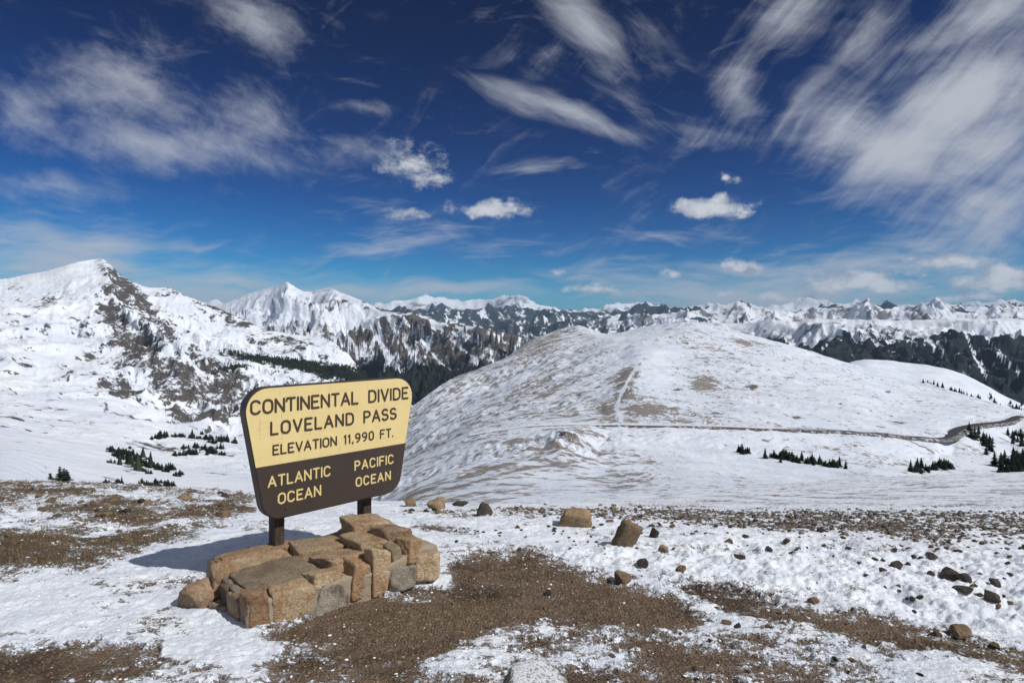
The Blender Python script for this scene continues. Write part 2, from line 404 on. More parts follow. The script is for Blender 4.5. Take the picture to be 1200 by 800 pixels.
# --- F: snow peaks behind the right-hand ridge
usr = cols(690, 690, 1250, 1900, 1.7, 10)
crest = jag(usr, [(690, 378, 11500), (740, 371, 11500), (790, 368, 11500), (830, 366, 11500), (850, 364, 11300), (873, 358.5, 11000), (890, 367, 11000), (910, 366, 11000), (940, 370, 11500), (987, 370, 11500), (1005, 363, 11000), (1017, 355.5, 10800), (1040, 362, 10800), (1060, 362, 10800), (1077, 358.5, 10800), (1103, 353.5, 10600), (1133, 365, 10600), (1150, 364, 11000), (1170, 360, 11000), (1200, 362, 11000), (1260, 357, 11000), (1340, 363, 11000), (1460, 358, 11000)], 3, 20, 41)
Fm = loft(usr, [shift(crest, 34, .66), shift(crest, 15, .84), crest, shift(crest, 16, 1.15)], [40, 60, 12], crease=(2,))
Fm.Z += (ridged(Fm.X/1900, Fm.Y/1900, 6, 311)-.5)*420*np.clip(1.25-np.abs(Fm.t-1.5)*.5, .3, 1)
carve(Fm, 700, 190, 4, 43, np.clip(1.3-sstep(1.5, 2, Fm.t)*1.0, .25, 1), .55)
carve(Fm, 210, 70, 3, 47, np.clip(1.3-sstep(1.7, 2, Fm.t)*1.0, .25, 1), .55)
gx, gy = grad(Fm); n = fbm(Fm.X/500, Fm.Y/500, 5, 8)
Fm.attr['rock'] = sstep(.3, 1.0, np.hypot(gx, gy))*.35+n*.55+.08+sstep(0, .7, Fm.gully)*.12
Fm.attr['bare'] = Fm.X*0
Fm.attr['forest'] = sstep(.75, .2, Fm.t+n*.4)*.9
M_pk = terrain_mat('peak_snow_rock', 55, (.13, .13, .14), (.23, .21, .2), (.25, .2, .15))
grid_mesh('snow_peaks', Fm, M_pk)

# --- E: the long ridge on the right with its dark forest
crest = jag(usr, [(690, 402, 8200), (780, 386, 7800), (830, 378, 7400), (870, 380, 7000), (905, 374, 6600), (933, 377, 6400), (960, 374, 6200), (1000, 374, 6000), (1060, 377, 5800), (1120, 374, 5600), (1200, 375, 5500), (1300, 372, 5400), (1460, 374, 5400)], 1.6, 26, 51)
E = loft(usr, [shift(crest, 118, .40), shift(crest, 72, .58), shift(crest, 26, .82), crest, shift(crest, 26, 1.2)], [50, 80, 70, 10], crease=(3,))
E.Z += (ridged(E.X/950, E.Y/1100, 6, 321)-.45)*230*np.clip(1.2-np.abs(E.t-2.2)*.6, .15, 1)*np.where(E.t > 2.5, 1-sstep(2.5, 3, E.t)*.75, 1)
carve(E, 480, 130, 4, 53, np.clip(1.25-sstep(2.5, 3, E.t)*1.1, .12, 1), .5)
gE = carve(E, 120, 50, 4, 57, np.clip(1.25-sstep(2.6, 3, E.t)*1.1, .12, 1), .5)
gx, gy = grad(E); n = fbm(E.X/300, E.Y/300, 5, 9); uE, vE = project(E)
E.attr['rock'] = .27+n*.55+sstep(0, .7, gE)*.32-sstep(2.7, 2.98, E.t)*.15-sstep(-.1, -.6, gE)*.2
E.attr['bare'] = sstep(2.2, 2.9, E.t)*.25
tl = 2.2+fbm(E.X/500, E.Y/500, 4, 14)*.5
f = sstep(.22, -.25, E.t-tl-gE*.25)*1.1-sstep(.25, .75, E.gully)*sstep(1.2, 2.1, E.t)*.75+n*.35
# two long avalanche tracks
for (ua, va, ub, vb, w) in ((1131, 388, 1141, 415, 1.5), (1141, 415, 1152, 434, 1.8), (1152, 434, 1158, 447, 1.5), (1152, 390, 1170, 412, 1.5), (1170, 412, 1196, 438, 1.6), (988, 384, 975, 396, 1.6), (975, 396, 964, 409, 1.3), (1085, 396, 1095, 406, 2), (1098, 400, 1106, 412, 2)):
    t = np.clip(((uE-ua)*(ub-ua)+(vE-va)*(vb-va))/((ub-ua)**2+(vb-va)**2), 0, 1)
    dd = np.hypot(uE-ua-t*(ub-ua), vE-va-t*(vb-va)); f = f-sstep(w*1.1, w*.3, dd+fbm(uE/5, vE/5, 3, 59)*1.2)*1.3
E.attr['forest'] = np.minimum(f, .80)
M_rg = terrain_mat('ridge_snow_forest', 15, (.12, .115, .115), (.22, .2, .185), (.3, .26, .21), (.010, .015, .015))
grid_mesh('forested_ridge', E, M_rg)

# --- D: the rocky double-peaked mountain left of centre
usd = np.arange(170, 741, 1.35)
crest = jag(usd, [(170, 384, 7200), (230, 366, 7200), (257, 356, 7100), (297, 341, 7000), (315, 337, 6900), (325, 335, 6800), (336, 330, 6700), (347, 336, 6700), (360, 342, 6700), (372, 340, 6600), (383, 338, 6500), (403, 343.5, 6300), (437, 357, 6000), (457, 365, 5800), (490, 367, 5700), (517, 376, 5500), (550, 381, 5300), (583, 387, 5100), (623, 396, 5000), (680, 420, 4800), (741, 450, 4600)], 1.5, 14, 61)
cr = np.array(crest)
def lerp_line(fv, D0):                    # between the crest and a foot at v = 486
    return [(u, v+(488-v)*fv, d*D0) for u, v, d in crest]
Dm = loft(usd, [lerp_line(1.0, .50), lerp_line(.62, .66), lerp_line(.26, .85), crest, shift(crest, 36, 1.2)], [60, 110, 100, 10], crease=(3,))
Dm.Z += (ridged(Dm.X/900, Dm.Y/900, 6, 331)-.42)*420*np.clip(1.2-np.abs(Dm.t-1.8)*.5, .2, 1)*(1-sstep(2.4, 3, Dm.t)*.9)
g1 = carve(Dm, 500, 260, 5, 63, np.clip(1.2-sstep(2.4, 3, Dm.t)*1.15, .12, 1), .52)
carve(Dm, 150, 60, 3, 68, np.clip(1.2-sstep(2.7, 3, Dm.t)*1.0, .2, 1), .5)
gx, gy = grad(Dm); n = fbm(Dm.X/260, Dm.Y/260, 5, 12); uD, vD = project(Dm)
rk = .04+n*.75+sstep(.3, 1.2, np.hypot(gx, gy))*.2+sstep(0, .6, g1)*.16-sstep(-.1, -.5, g1)*.5-sstep(.35, .8, fbm(uD/9+vD/26, vD/90, 3, 166)*1.6)*.5
rk += sstep(300, 420, uD)*.14+sstep(400, 480, uD)*.30+sstep(365, 400, vD)*.2-sstep(.1, .6, Dm.gully*-1)*.2
rk -= sstep(352, 336, vD)*.5+sstep(330, 270, uD)*.25
for (a_, b_, c_, d_, w_) in ((452, 366, 500, 440, 2.2), (470, 370, 520, 430, 1.6), (505, 376, 560, 425, 1.8), (418, 356, 470, 440, 2.4), (440, 364, 452, 420, 1.8), (535, 382, 575, 412, 1.4), (395, 372, 430, 432, 2.0)):
    t_ = np.clip(((uD-a_)*(c_-a_)+(vD-b_)*(d_-b_))/((c_-a_)**2+(d_-b_)**2), 0, 1)
    rk = rk-sstep(w_*1.5, w_*.3, np.hypot(uD-a_-t_*(c_-a_), vD-b_-t_*(d_-b_))+fbm(uD/6, vD/6, 3, 167)*2.2)*.75
Dm.attr['rock'] = np.minimum(rk, .66)
Dm.attr['bare'] = Dm.X*0+.1
Dm.attr['forest'] = sstep(412, 436, vD+n*26)*.95-sstep(.2, .7, -Dm.gully)*.4
M_rk = terrain_mat('mountain_rock_snow', 26, (.055, .052, .05), (.14, .122, .108), (.25, .2, .15), (.011, .015, .013), 1.0)
grid_mesh('rocky_mountain', Dm, M_rk)

# --- C: the big snow mountain on the left and the bowl below it
usc = cols(-700, -40, 541, 541, 1.2)
cu = [-190, 0, 60, 110, 176, 205, 240, 300, 350, 400, 430, 541]
def cl(vs, Ds): return [(u, v, d) for u, v, d in zip(cu, vs, Ds if isinstance(Ds, (list, tuple)) else [Ds]*len(cu))]
crest = jag(usc, [(-190, 338, 3000), (-60, 330, 3000), (0, 327, 3000), (30, 322, 3000), (56, 317, 3000), (75, 311.5, 3000), (94, 306.5, 3050), (110, 304, 3100), (120, 303.5, 3080), (128, 308, 3050), (141, 322, 3020), (152, 329, 2980), (165, 335, 2950), (176, 337, 2950), (195, 337, 2950), (225, 349, 2900), (255, 360, 2900), (283, 372, 2850), (317, 387, 2800), (350, 392, 2800), (383, 397, 2750), (407, 411, 2700), (430, 440, 2600), (541, 500, 2500)], .9, 16, 71)
C = loft(usc, [cl([700]*12, 110),
               cl([572, 560, 590, 600, 606, 608, 610, 612, 612, 615, 620, 650], 240),
               cl([520, 517, 527, 541, 552, 556, 560, 566, 570, 575, 580, 610], 450),
               cl([500, 497, 506, 513, 522, 527, 534, 541, 546, 551, 556, 585], 800),
               cl([455, 457, 466, 472, 480, 486, 492, 503, 510, 518, 525, 560], 1300),
               cl([418, 412, 420, 424, 412, 420, 436, 447, 462, 476, 484, 530], [1800, 1800, 1800, 1800, 1850, 1820, 1780, 1740, 1700, 1700, 1700, 1700]),
               cl([365, 357, 360, 368, 380, 392, 404, 417, 427, 440, 456, 515], [2450, 2450, 2450, 2450, 2450, 2450, 2450, 2420, 2380, 2300, 2200, 2100]),
               crest, shift(crest, 22, 1.12), shift(crest, 110, 1.5)],
         [12, 40, 60, 70, 70, 70, 70, 12, 6], crease=(5, 7))
uc, vc = project(C)
fd = np.clip(1.15-sstep(6.3, 7, C.t)*1.05, .1, 1)*sstep(2, 4.6, C.t)
C.Z += (ridged(C.X/460, C.Y/460, 4, 351)-.42)*46*sstep(3.2, 5, C.t)*sstep(7, 6.3, C.t)
sp = [(120, 3050), (131, 2750), (146, 2450), (166, 2150), (190, 1920), (225, 1760), (262, 1640)]
spx = [((a_-U0)/F*b_, b_) for a_, b_ in sp]; sd = np.full(C.X.shape, 1e9); sq = C.X*0
for q_, ((x0, y0), (x1, y1)) in enumerate(zip(spx[:-1], spx[1:])):
    t_ = np.clip(((C.X-x0)*(x1-x0)+(C.Y-y0)*(y1-y0))/((x1-x0)**2+(y1-y0)**2), 0, 1)
    d_ = np.hypot(C.X-x0-t_*(x1-x0), C.Y-y0-t_*(y1-y0)); sq = np.where(d_ < sd, q_+t_, sq); sd = np.minimum(sd, d_)
C.Z += np.clip(1-sd/(170+fbm(C.X/120, C.Y/120, 3, 87)*70), 0, 1)**1.25*62*sstep(0, 1.2, sq)*sstep(6.2, 4.5, sq)
carve(C, 300, 80, 5, 73, fd*np.clip(.35+sstep(100, 200, uc)*1.0, 0, 1.2), .5)
gC = carve(C, 62, 15, 3, 79, np.clip(1.15-sstep(6.5, 7, C.t)*1.05, .1, 1)*sstep(3, 5, C.t)*np.clip(.3+sstep(60, 170, uc)*.9, 0, 1), .5)
C.Z += (fbm(C.X/90, C.Y/90, 4, 91)*8+np.abs(fbm(C.X/34, C.Y/34, 4, 93))*3.5)*sstep(1.6, 3, C.t)*sstep(7, 6.8, C.t)
gx, gy = grad(C); n = fbm(C.X/110, C.Y/110, 5, 13); n2 = fbm(C.X/320+4, C.Y/320, 4, 15)
uc, vc = project(C)
rk = (n*.85+n2*.35)*np.clip(.6+sstep(60, 180, uc)*.5, 0, 1.1)+.03+sstep(130, 20, sd)*.16*sstep(.3, 1.5, sq)+(sstep(.55, 1.15, np.hypot(gx, gy)))*.28
def ell(u, v, ru, rv, rot=0):
    a = R(rot); x = (uc-u)*math.cos(a)+(vc-v)*math.sin(a); y = -(uc-u)*math.sin(a)+(vc-v)*math.cos(a)
    return np.exp(-((x/ru)**2+(y/rv)**2))
for a in ((138, 326, 34, 9, 48, .55), (165, 350, 34, 13, 50, .42), (135, 372, 32, 10, 55, .5), (150, 398, 30, 12, 40, .4), (172, 420, 28, 14, 35, .55), (215, 448, 34, 18, 30, .62), (255, 450, 30, 22, 20, .62), (200, 460, 30, 14, 30, .5),
          (140, 455, 20, 9, 20, .45), (60, 350, 16, 7, -30, .45), (25, 375, 22, 8, -25, .35), (90, 378, 14, 6, 0, .3), (100, 420, 14, 6, 0, .3), (12, 438, 22, 6, 10, .3), (310, 385, 60, 7, 28, .4), (250, 365, 40, 7, 25, .35), (340, 410, 30, 8, 20, .2), (70, 440, 50, 10, 0, .12)):
    rk = rk+ell(*a[:5])*a[5]
rk -= sstep(.0, -.55, gC)*.45*sstep(3, 5, C.t)-sstep(.1, .8, gC)*.15*sstep(3, 5, C.t)-.02
rk -= sstep(3.3, 2.2, C.t)*.35+ell(80, 330, 50, 16)*.4+ell(220, 385, 50, 22)*.35+ell(330, 425, 40, 12)*.3
C.attr['rock'] = np.minimum(rk+.07+sstep(90, 170, uc)*.09*sstep(3.5, 4.5, C.t), .66+n2*.15)
C.attr['bare'] = .06+n*.25+ell(150, 340, 34, 12, 50)*.35
fo = ell(150, 545, 20, 6, 25)*.35+ell(345, 425, 34, 5, 6)*.9+ell(300, 420, 44, 5, 12)*.8+ell(390, 436, 40, 9, 6)*.95+ell(272, 431, 22, 5, 0)*.7+ell(165, 540, 22, 6, 20)*.3+ell(430, 450, 30, 12)*.9
C.attr['forest'] = fo*1.05+n*.4*sstep(.05, .3, fo)
M_lm = terrain_mat('left_mountain_snow', 7, (.045, .044, .045), (.12, .11, .10), (.26, .2, .14), mott=1.5)
Cobj = grid_mesh('snow_mountain', C, M_lm)

# --- B2: low spur behind the round hill
usb2 = cols(900, 900, 1250, 1900, 1.8)
crest = [(900, 470, 1800), (960, 440, 1850), (990, 427, 1850), (1005, 422.5, 1850), (1020, 421, 1850), (1045, 423, 1850), (1067, 425, 1850), (1100, 430, 1820), (1125, 437, 1800), (1150, 448, 1780), (1183, 467, 1750), (1230, 485, 1750), (1300, 497, 1750), (1461, 520, 1750)]
B2 = loft(usb2, [shift(crest, 90, .66), shift(crest, 28, .86), crest, shift(crest, 40, 1.2), shift(crest, 140, 1.7)], [20, 50, 30, 10])
B2.Z += fbm(B2.X/70, B2.Y/70, 4, 95)*4
n = fbm(B2.X/60, B2.Y/60, 5, 19); u2, v2 = project(B2)
B2.attr['rock'] = n*.3-.05; B2.attr['bare'] = .12+n*.4
# --- B: the round hill with the pass road
usb = cols(270, 420, 1240, 1900, 1.25)
def hl(*p): return list(p)
bl = [hl((270, 800, 70), (600, 700, 70), (900, 660, 75), (1461, 650, 80)),
      hl((270, 690, 150), (400, 640, 150), (480, 612, 150), (560, 600, 150), (650, 594, 150), (720, 590, 150), (800, 586, 150), (900, 584, 160), (1000, 582, 200), (1461, 582, 230)),
      hl((270, 690, 300), (400, 620, 300), (490, 566, 300), (560, 548, 300), (620, 540, 300), (660, 541, 300), (720, 550, 300), (800, 552, 300), (900, 558, 300), (1000, 560, 320), (1070, 563, 320), (1130, 564, 330), (1190, 564, 340), (1461, 570, 340)),
      hl((270, 660, 400), (400, 590, 400), (490, 550, 390), (560, 528, 375), (620, 517, 365), (655, 512, 365), (690, 515, 385), (720, 520, 410), (800, 524, 420), (900, 530, 430), (1000, 532, 440), (1070, 538, 450), (1130, 542, 470), (1190, 543, 500), (1461, 555, 520)),
      hl((270, 640, 480), (400, 575, 480), (490, 538, 480), (560, 508, 480), (620, 500, 480), (650, 498.5, 480), (720, 498, 480), (800, 499, 480), (900, 501.5, 490), (1000, 506.5, 505), (1070, 512, 515), (1098, 514, 525), (1112, 511, 555), (1122, 504, 600), (1140, 498.5, 630), (1180, 494, 690), (1197, 488, 740), (1461, 524, 760)),
      hl((270, 640, 800), (400, 570, 800), (490, 511, 800), (560, 481, 800), (650, 463, 770), (700, 455, 745), (735, 451, 720), (800, 460, 705), (900, 466, 700), (1000, 475, 690), (1070, 487, 680), (1130, 487, 700), (1180, 488, 750), (1197, 485.5, 775), (1461, 518, 800)),
      hl((270, 620, 1050), (400, 545, 1050), (490, 492, 1020), (560, 455, 1120), (650, 430, 1060), (720, 417, 1000), (752, 412, 980), (800, 416, 965), (900, 430, 920), (1000, 448, 880), (1070, 466, 840), (1130, 474, 820), (1197, 483, 800), (1461, 515, 850)),
      hl((270, 590, 1250), (400, 522, 1200), (490, 474, 1150), (560, 435, 1300), (650, 397, 1500), (720, 394, 1320), (800, 385, 1220), (900, 404.5, 1140), (1000, 431, 1060), (1070, 450, 980), (1130, 464.5, 900), (1197, 481.5, 820), (1461, 513, 900)),
      hl((270, 585, 1320), (400, 518, 1300), (480, 477, 1250), (505, 459, 1300), (527, 444, 1400), (560, 431.5, 1500), (593, 418, 1620), (620, 399, 1750), (640, 391, 1850), (660, 384.5, 1900), (677, 381, 1900), (692, 385, 1850), (712, 391, 1700), (730, 388.5, 1560), (747, 385, 1460), (770, 380.5, 1400), (795, 377.8, 1360), (820, 378.2, 1340), (860, 388, 1300), (900, 398.5, 1260), (933, 407.5, 1220), (1000, 426, 1140), (1067, 447, 1030), (1133, 463, 930), (1183, 477, 850), (1197, 480.5, 835), (1300, 500, 900), (1461, 511, 950)),
      hl((270, 640, 1700), (400, 560, 1700), (560, 475, 1900), (677, 420, 2400), (800, 415, 1700), (1000, 470, 1450), (1197, 520, 1100), (1461, 540, 1200)),
      hl((270, 700, 2600), (560, 600, 2700), (677, 560, 3200), (800, 560, 2700), (1000, 600, 2300), (1461, 640, 2000))]
B = loft(usb, bl, [12, 40, 60, 60, 50, 70, 60, 60, 24, 8])
ub, vb = project(B)
B.Z += fbm(B.X/150, B.Y/150, 4, 101)*6*sstep(1, 3, B.t)*np.where(B.t > 8, .2, 1)*np.clip(np.abs(B.t-4)*1.2, .1, 1)
knob = np.exp(-(((ub-663-(vb-505)*.9)/20)**2+((vb-510)/15)**2))
B.Z += knob*(fbm(B.X/9, B.Y/9, 5, 103, .6)*1.4+np.abs(fbm(B.X/24, B.Y/24, 4, 104))*1.5)
B.Z += (fbm(B.X/22, B.Y/22, 4, 107)*.9+fbm(B.X/7, B.Y/7, 3, 109)*.25)*sstep(1, 2, B.t)
carve(B, 120, 15, 3, 115, sstep(2, 3, B.t)*(sstep(8.1, 7.6, B.t))*np.clip(np.abs(B.t-4)*1.4, .06, 1)*(1-.85*knob)*(.35+.8*sstep(760, 640, ub-(vb-380)*.2)), .5)
g0 = carve(B, 40, 3.4, 4, 111, np.clip(np.abs(B.t-4)*1.6, .05, 1)*sstep(2, 3, B.t)*(sstep(8.2, 7.9, B.t)), .55)
gx, gy = grad(B); gxs = smooth(gx, 10); gys = smooth(gy, 10); gl = np.hypot(gxs, gys)+1e-6
ub0, vb0 = project(B); wl = sstep(770, 640, ub0-(vb0-380)*.35)
sdx = gxs/gl*(1-wl)+.60*wl; sdy = gys/gl*(1-wl)+.80*wl
def streak(T, wave, length, seed, steps=9):
    s = 0
    for k in range(steps):
        q = (k/(steps-1)-.5)*length
        s = s+pn((T.X+sdx*q)/wave, (T.Y+sdy*q)/wave, seed)
    return s/steps
st = streak(B, 4, 90, 121, 15)*2.2+streak(B, 9, 200, 122, 15)*1.8+streak(B, 18, 300, 123, 13)*1.3+streak(B, 45, 420, 125)*.9
n = fbm(B.X/30, B.Y/30, 5, 23); nb = fbm(B.X/200, B.Y/200, 3, 25)
ub, vb = project(B)
left = sstep(760, 600, ub-(vb-380)*.45)                     # wind-scoured west flank
bare = .20+st*.58+nb*.28+n*.36+fbm(B.X/9, B.Y/9, 4, 127, .6)*.22+left*.24+sstep(.1, .7, g0)*.10+sstep(4.2, 3.5, B.t)*.02
def ellb(u, v, ru, rv, rot=0):
    a = R(rot); x = (ub-u)*math.cos(a)+(vb-v)*math.sin(a); y = -(ub-u)*math.sin(a)+(vb-v)*math.cos(a)
    return np.exp(-((x/ru)**2+(y/rv)**2))
pt = .62+n*.9+st*.35
bare += ellb(733, 452, 11, 16)*pt+ellb(752, 481, 24, 6, 6)*pt*1.05+ellb(712, 482, 9, 10)*pt+ellb(738, 437, 12, 7)*pt*.7+ellb(775, 478, 30, 6, 8)*.3+ellb(824, 452, 14, 8)*.7+ellb(880, 402, 26, 4, 8)*.55+ellb(780, 492, 70, 6)*.3+ellb(640, 400, 44, 9, -25)*.24+ellb(800, 403, 60, 14)*.12+ellb(860, 425, 60, 16, 20)*.16+ellb(850, 460, 60, 22)*.14+ellb(1000, 530, 120, 14, 4)*.10
bare += ellb(840, 470, 60, 25)*.05-ellb(1000, 460, 90, 30, 15)*.04-ellb(770, 415, 18, 24, -35)*.35-ellb(760, 520, 60, 8)*.3-ellb(610, 545, 110, 26)*.14-ellb(880, 545, 90, 14, 6)*.3
# the footpath up the ridge
path = [(729, 500), (727, 488), (722, 478), (726, 466), (733, 452), (738, 442), (744, 434), (752, 427), (758, 418), (762, 409), (770, 398), (782, 388), (795, 379)]
pd = np.full(ub.shape, 1e9)
for (a, b), (c, d) in zip(path[:-1], path[1:]):
    t = np.clip(((ub-a)*(c-a)+(vb-b)*(d-b))/((c-a)**2+(d-b)**2), 0, 1)
    pd = np.minimum(pd, np.hypot(ub-a-t*(c-a), vb-b-t*(d-b)))
bare = bare-sstep(2.3, .7, pd+n*.8)*np.where(vb > 428, 1.5, .2)+ (sstep(2.4, .6, np.abs(pd-.5))*np.where(vb < 428, .35, 0))
B.attr['bare'] = bare
rk = knob*(.30+fbm(B.X/12, B.Y/12, 4, 131)*1.2)+n*.3-.06+ellb(735, 552, 40, 7, 18)*(.2+n*.6)+ellb(1052, 495, 22, 6, 15)*.55+ellb(826, 452, 16, 7)*.25+ellb(880, 450, 14, 7)*.3+ellb(690, 545, 60, 22, 25)*(.14+fbm(B.X/20, B.Y/20, 4, 133)*.5)+ellb(650, 535, 12, 5, 10)*.45
for k in range(26):
    a, b = 790+rng.random()*260, 400+rng.random()*90
    rk = rk+ellb(a, b, 4+rng.random()*7, 2+rng.random()*2.5)*(.35+.35*rng.random())
B.attr['rock'] = rk
B.attr['forest'] = ub*0-.5
M_hl = terrain_mat('hill_snow_turf', 1.6, (.08, .074, .07), (.17, .145, .12), (.20, .155, .11), mott=1.0, snow_a=(.58, .635, .73), snow_b=(.70, .745, .82))
grid_mesh('round_hill', B, M_hl)
B2.attr['forest'] = sstep(0, 16, v2-(424+np.maximum(u2-1010, 0)*.22)-fbm(B2.X/50, B2.Y/50, 4, 99)*26-10)*sstep(1030, 1090, u2)*.9
grid_mesh('low_spur', B2, M_hl)

# --- valley floor far below, reaching past the ranges
vf = bmesh.new(); bmesh.ops.create_grid(vf, x_segments=8, y_segments=8, size=45000)
me = bpy.data.meshes.new('valley_floor'); vf.to_mesh(me); vf.free()
kk = NB('valley_forest'); me.materials.append(kk.finish(kk.mix(kk.noise(.0008, 8, .6), (.02, .03, .025), (.3, .32, .34)), .9))
vfo = bpy.data.objects.new('valley_floor', me); COL.objects.link(vfo); vfo.location = (0, 30000, -2600); vfo['kind'] = 'structure'
# ------------------------------------------------------------------ foreground ground
usa = cols(-600, -30, 1230, 1800, 1.75, 10)
al = [hl((-130, 1411, 1.6), (1330, 1411, 1.6)), hl((-130, 980, 3), (1330, 980, 3)), hl((-130, 807, 4.5), (1330, 807, 4.5)), hl((-130, 747, 5.4), (600, 747, 5.4), (1330, 752, 5.4)),
      hl((-130, 691, 6.5), (600, 691.5, 6.5), (1330, 700, 6.5)), hl((-130, 642, 8), (600, 644, 8), (1330, 654, 8)),
      hl((-130, 606, 10), (0, 605, 10), (300, 606, 10), (560, 604, 10), (700, 608, 10), (900, 618, 10), (1330, 622, 10)),
      hl((-130, 577, 13), (0, 578, 13), (200, 582, 13), (300, 586, 13), (450, 591, 12.5), (560, 593, 12.5), (660, 594, 13), (750, 598, 13), (900, 602, 13), (1330, 604, 13)),
      hl((-130, 564, 17), (0, 565, 17), (100, 567, 17), (200, 572, 17), (280, 577, 17), (400, 585, 16.5), (480, 591, 16), (560, 593, 16), (640, 592, 17), (700, 591, 17), (800, 592, 17), (900, 593, 17), (1050, 591, 17), (1330, 588, 17)),
      hl((-130, 575, 26), (0, 576, 26), (280, 594, 26), (480, 608, 26), (560, 608, 26), (640, 594, 26), (700, 586, 26), (800, 584, 26), (900, 584, 26), (1050, 580, 26), (1330, 575, 26)),
      hl((-130, 615, 50), (0, 620, 50), (280, 640, 50), (480, 640, 50), (560, 630, 50), (640, 603, 50), (700, 584, 50), (800, 579, 50), (900, 577, 50), (1050, 571, 50), (1330, 564, 50)),
      hl((-130, 680, 100), (280, 690, 100), (480, 680, 100), (560, 660, 100), (640, 620, 100), (700, 588, 100), (800, 577, 100), (900, 572, 100), (1050, 562, 100), (1330, 553, 100)),
      hl((-130, 730, 160), (280, 740, 160), (480, 720, 160), (560, 700, 160), (640, 650, 160), (700, 602, 160), (800, 579, 160), (893, 569, 160), (1000, 560.5, 160), (1100, 556, 160), (1200, 553, 160), (1330, 549, 160)),
      hl((-130, 780, 240), (560, 750, 240), (640, 690, 240), (700, 640, 240), (800, 612, 240), (900, 600, 240), (1330, 590, 240))]
A = loft(usa, al, [8, 14, 70, 72, 80, 66, 56, 36, 24, 26, 26, 24, 10])
ua, va = A.u, A.v0
def psdf(poly):
    P = np.array(poly, float); d = np.full(ua.shape, 1e9); ins = np.zeros(ua.shape, bool)
    for (x0, y0), (x1, y1) in zip(P, np.roll(P, -1, 0)):
        ex, ey = x1-x0, y1-y0; t = np.clip(((ua-x0)*ex+(va-y0)*ey)/(ex*ex+ey*ey), 0, 1)
        d = np.minimum(d, np.hypot(ua-x0-t*ex, va-y0-t*ey))
        c = ((y0 > va) != (y1 > va)) & (ua < ex*(va-y0)/(ey if ey else 1e-9)+x0); ins ^= c
    return np.where(ins, d, -d)
f = np.full(ua.shape, -.50); tundra = np.zeros(ua.shape); gravel = np.zeros(ua.shape)
w = sstep(-10, 12, psdf([(-140, 556), (150, 560), (292, 570), (300, 598), (250, 622), (185, 642), (100, 668), (0, 690), (-140, 705)])); f = f*(1-w)-.06*w; tundra = np.maximum(tundra, w)
for poly, val, soft in (
    ([(-130, 640), (40, 632), (110, 626), (172, 632), (160, 645), (60, 665), (-130, 692)], .28, 8),
    ([(-130, 575), (60, 570), (150, 574), (120, 582), (-130, 590)], .15, 5),
    ([(60, 595), (290, 590), (295, 603), (180, 612), (60, 606)], .12, 5),
    ([(-130, 760), (20, 755), (130, 757), (230, 764), (240, 774), (190, 800), (120, 825), (-130, 850)], .26, 14),
    ([(170, 785), (300, 768), (420, 800), (430, 840), (130, 840)], .12, 10),
    ([(292, 748), (330, 735), (380, 713), (440, 693), (525, 690), (532, 660), (560, 650), (610, 652), (680, 670), (760, 690), (800, 704), (830, 722), (800, 748), (740, 742), (700, 738), (640, 728), (580, 738), (540, 762), (500, 790), (480, 815), (380, 830), (320, 800), (296, 772)], .60, 11),
    ([(775, 680), (830, 688), (900, 706), (990, 722), (1080, 740), (1160, 754), (1330, 778), (1330, 815), (1200, 795), (1120, 776), (1020, 756), (920, 732), (840, 712)], .40, 9),
    ([(700, 742), (800, 742), (900, 748), (1000, 770), (1100, 790), (1200, 812), (1330, 830), (1330, 950), (640, 950), (720, 815), (735, 770)], .16, 16),
    ([(470, 800), (560, 752), (640, 735), (720, 745), (735, 775), (700, 830), (430, 850)], -.05, 16),
    ([(860, 755), (1000, 752), (1200, 800), (1330, 830), (1330, 840), (1150, 805), (1000, 778)], -.03, 12),
    ([(480, 598), (560, 600), (640, 604), (620, 610), (520, 608)], .05, 4), ([(480, 612), (540, 618), (560, 628), (500, 622)], .15, 4),
    ([(520, 640), (560, 645), (590, 652), (530, 658), (512, 650)], .15, 5)):
    w = sstep(-soft*1.8, soft*1.6, psdf(poly)); f = f*(1-w)+val*w
w = sstep(-6, 8, psdf([(560, 596), (700, 596), (780, 596), (1000, 600), (1340, 604), (1340, 650), (1150, 640), (1000, 632), (860, 622), (720, 612), (600, 604)])); f = f*(1-w)-.06*w; gravel = np.maximum(gravel, w)
w = sstep(600, 594, va)*sstep(660, 760, ua); f = f*(1-w)-.22*w; gravel = np.maximum(gravel, w*.6)
# snow drifted along the foot of the stone plinth
for poly, val, soft in (([(285, 752), (262, 742), (230, 712), (195, 735), (190, 770), (280, 785), (330, 762), (300, 750)], -.7, 8), ([(345, 722), (372, 700), (420, 694), (470, 690), (522, 688), (528, 676), (480, 680), (400, 690), (345, 712)], -.55, 4)):
    w = sstep(-soft, soft, psdf(poly)); f = f*(1-w)+val*w
X, Y = A.X, A.Y
Yc = np.minimum(Y, 40)
nz = fbm(X*.8+3, Y*1.15, 6, 201, .68)*1.05+fbm(X*.33, Y*.55, 3, 203)*.35+fbm(X*4.5, Y*8, 4, 207, .65)*.55
far = sstep(14, 30, Y)
nf = fbm(X/2.2+Y/9, Y/5-X/14, 6, 205, .68)*1.25
val = f+nz*(1-far)+nf*far
bare = sstep(-.10, .10, val)
A.attr['bare'] = np.clip(val*1.15+.5, -1, 2); A.attr['tundra'] = tundra; A.attr['gravel'] = gravel
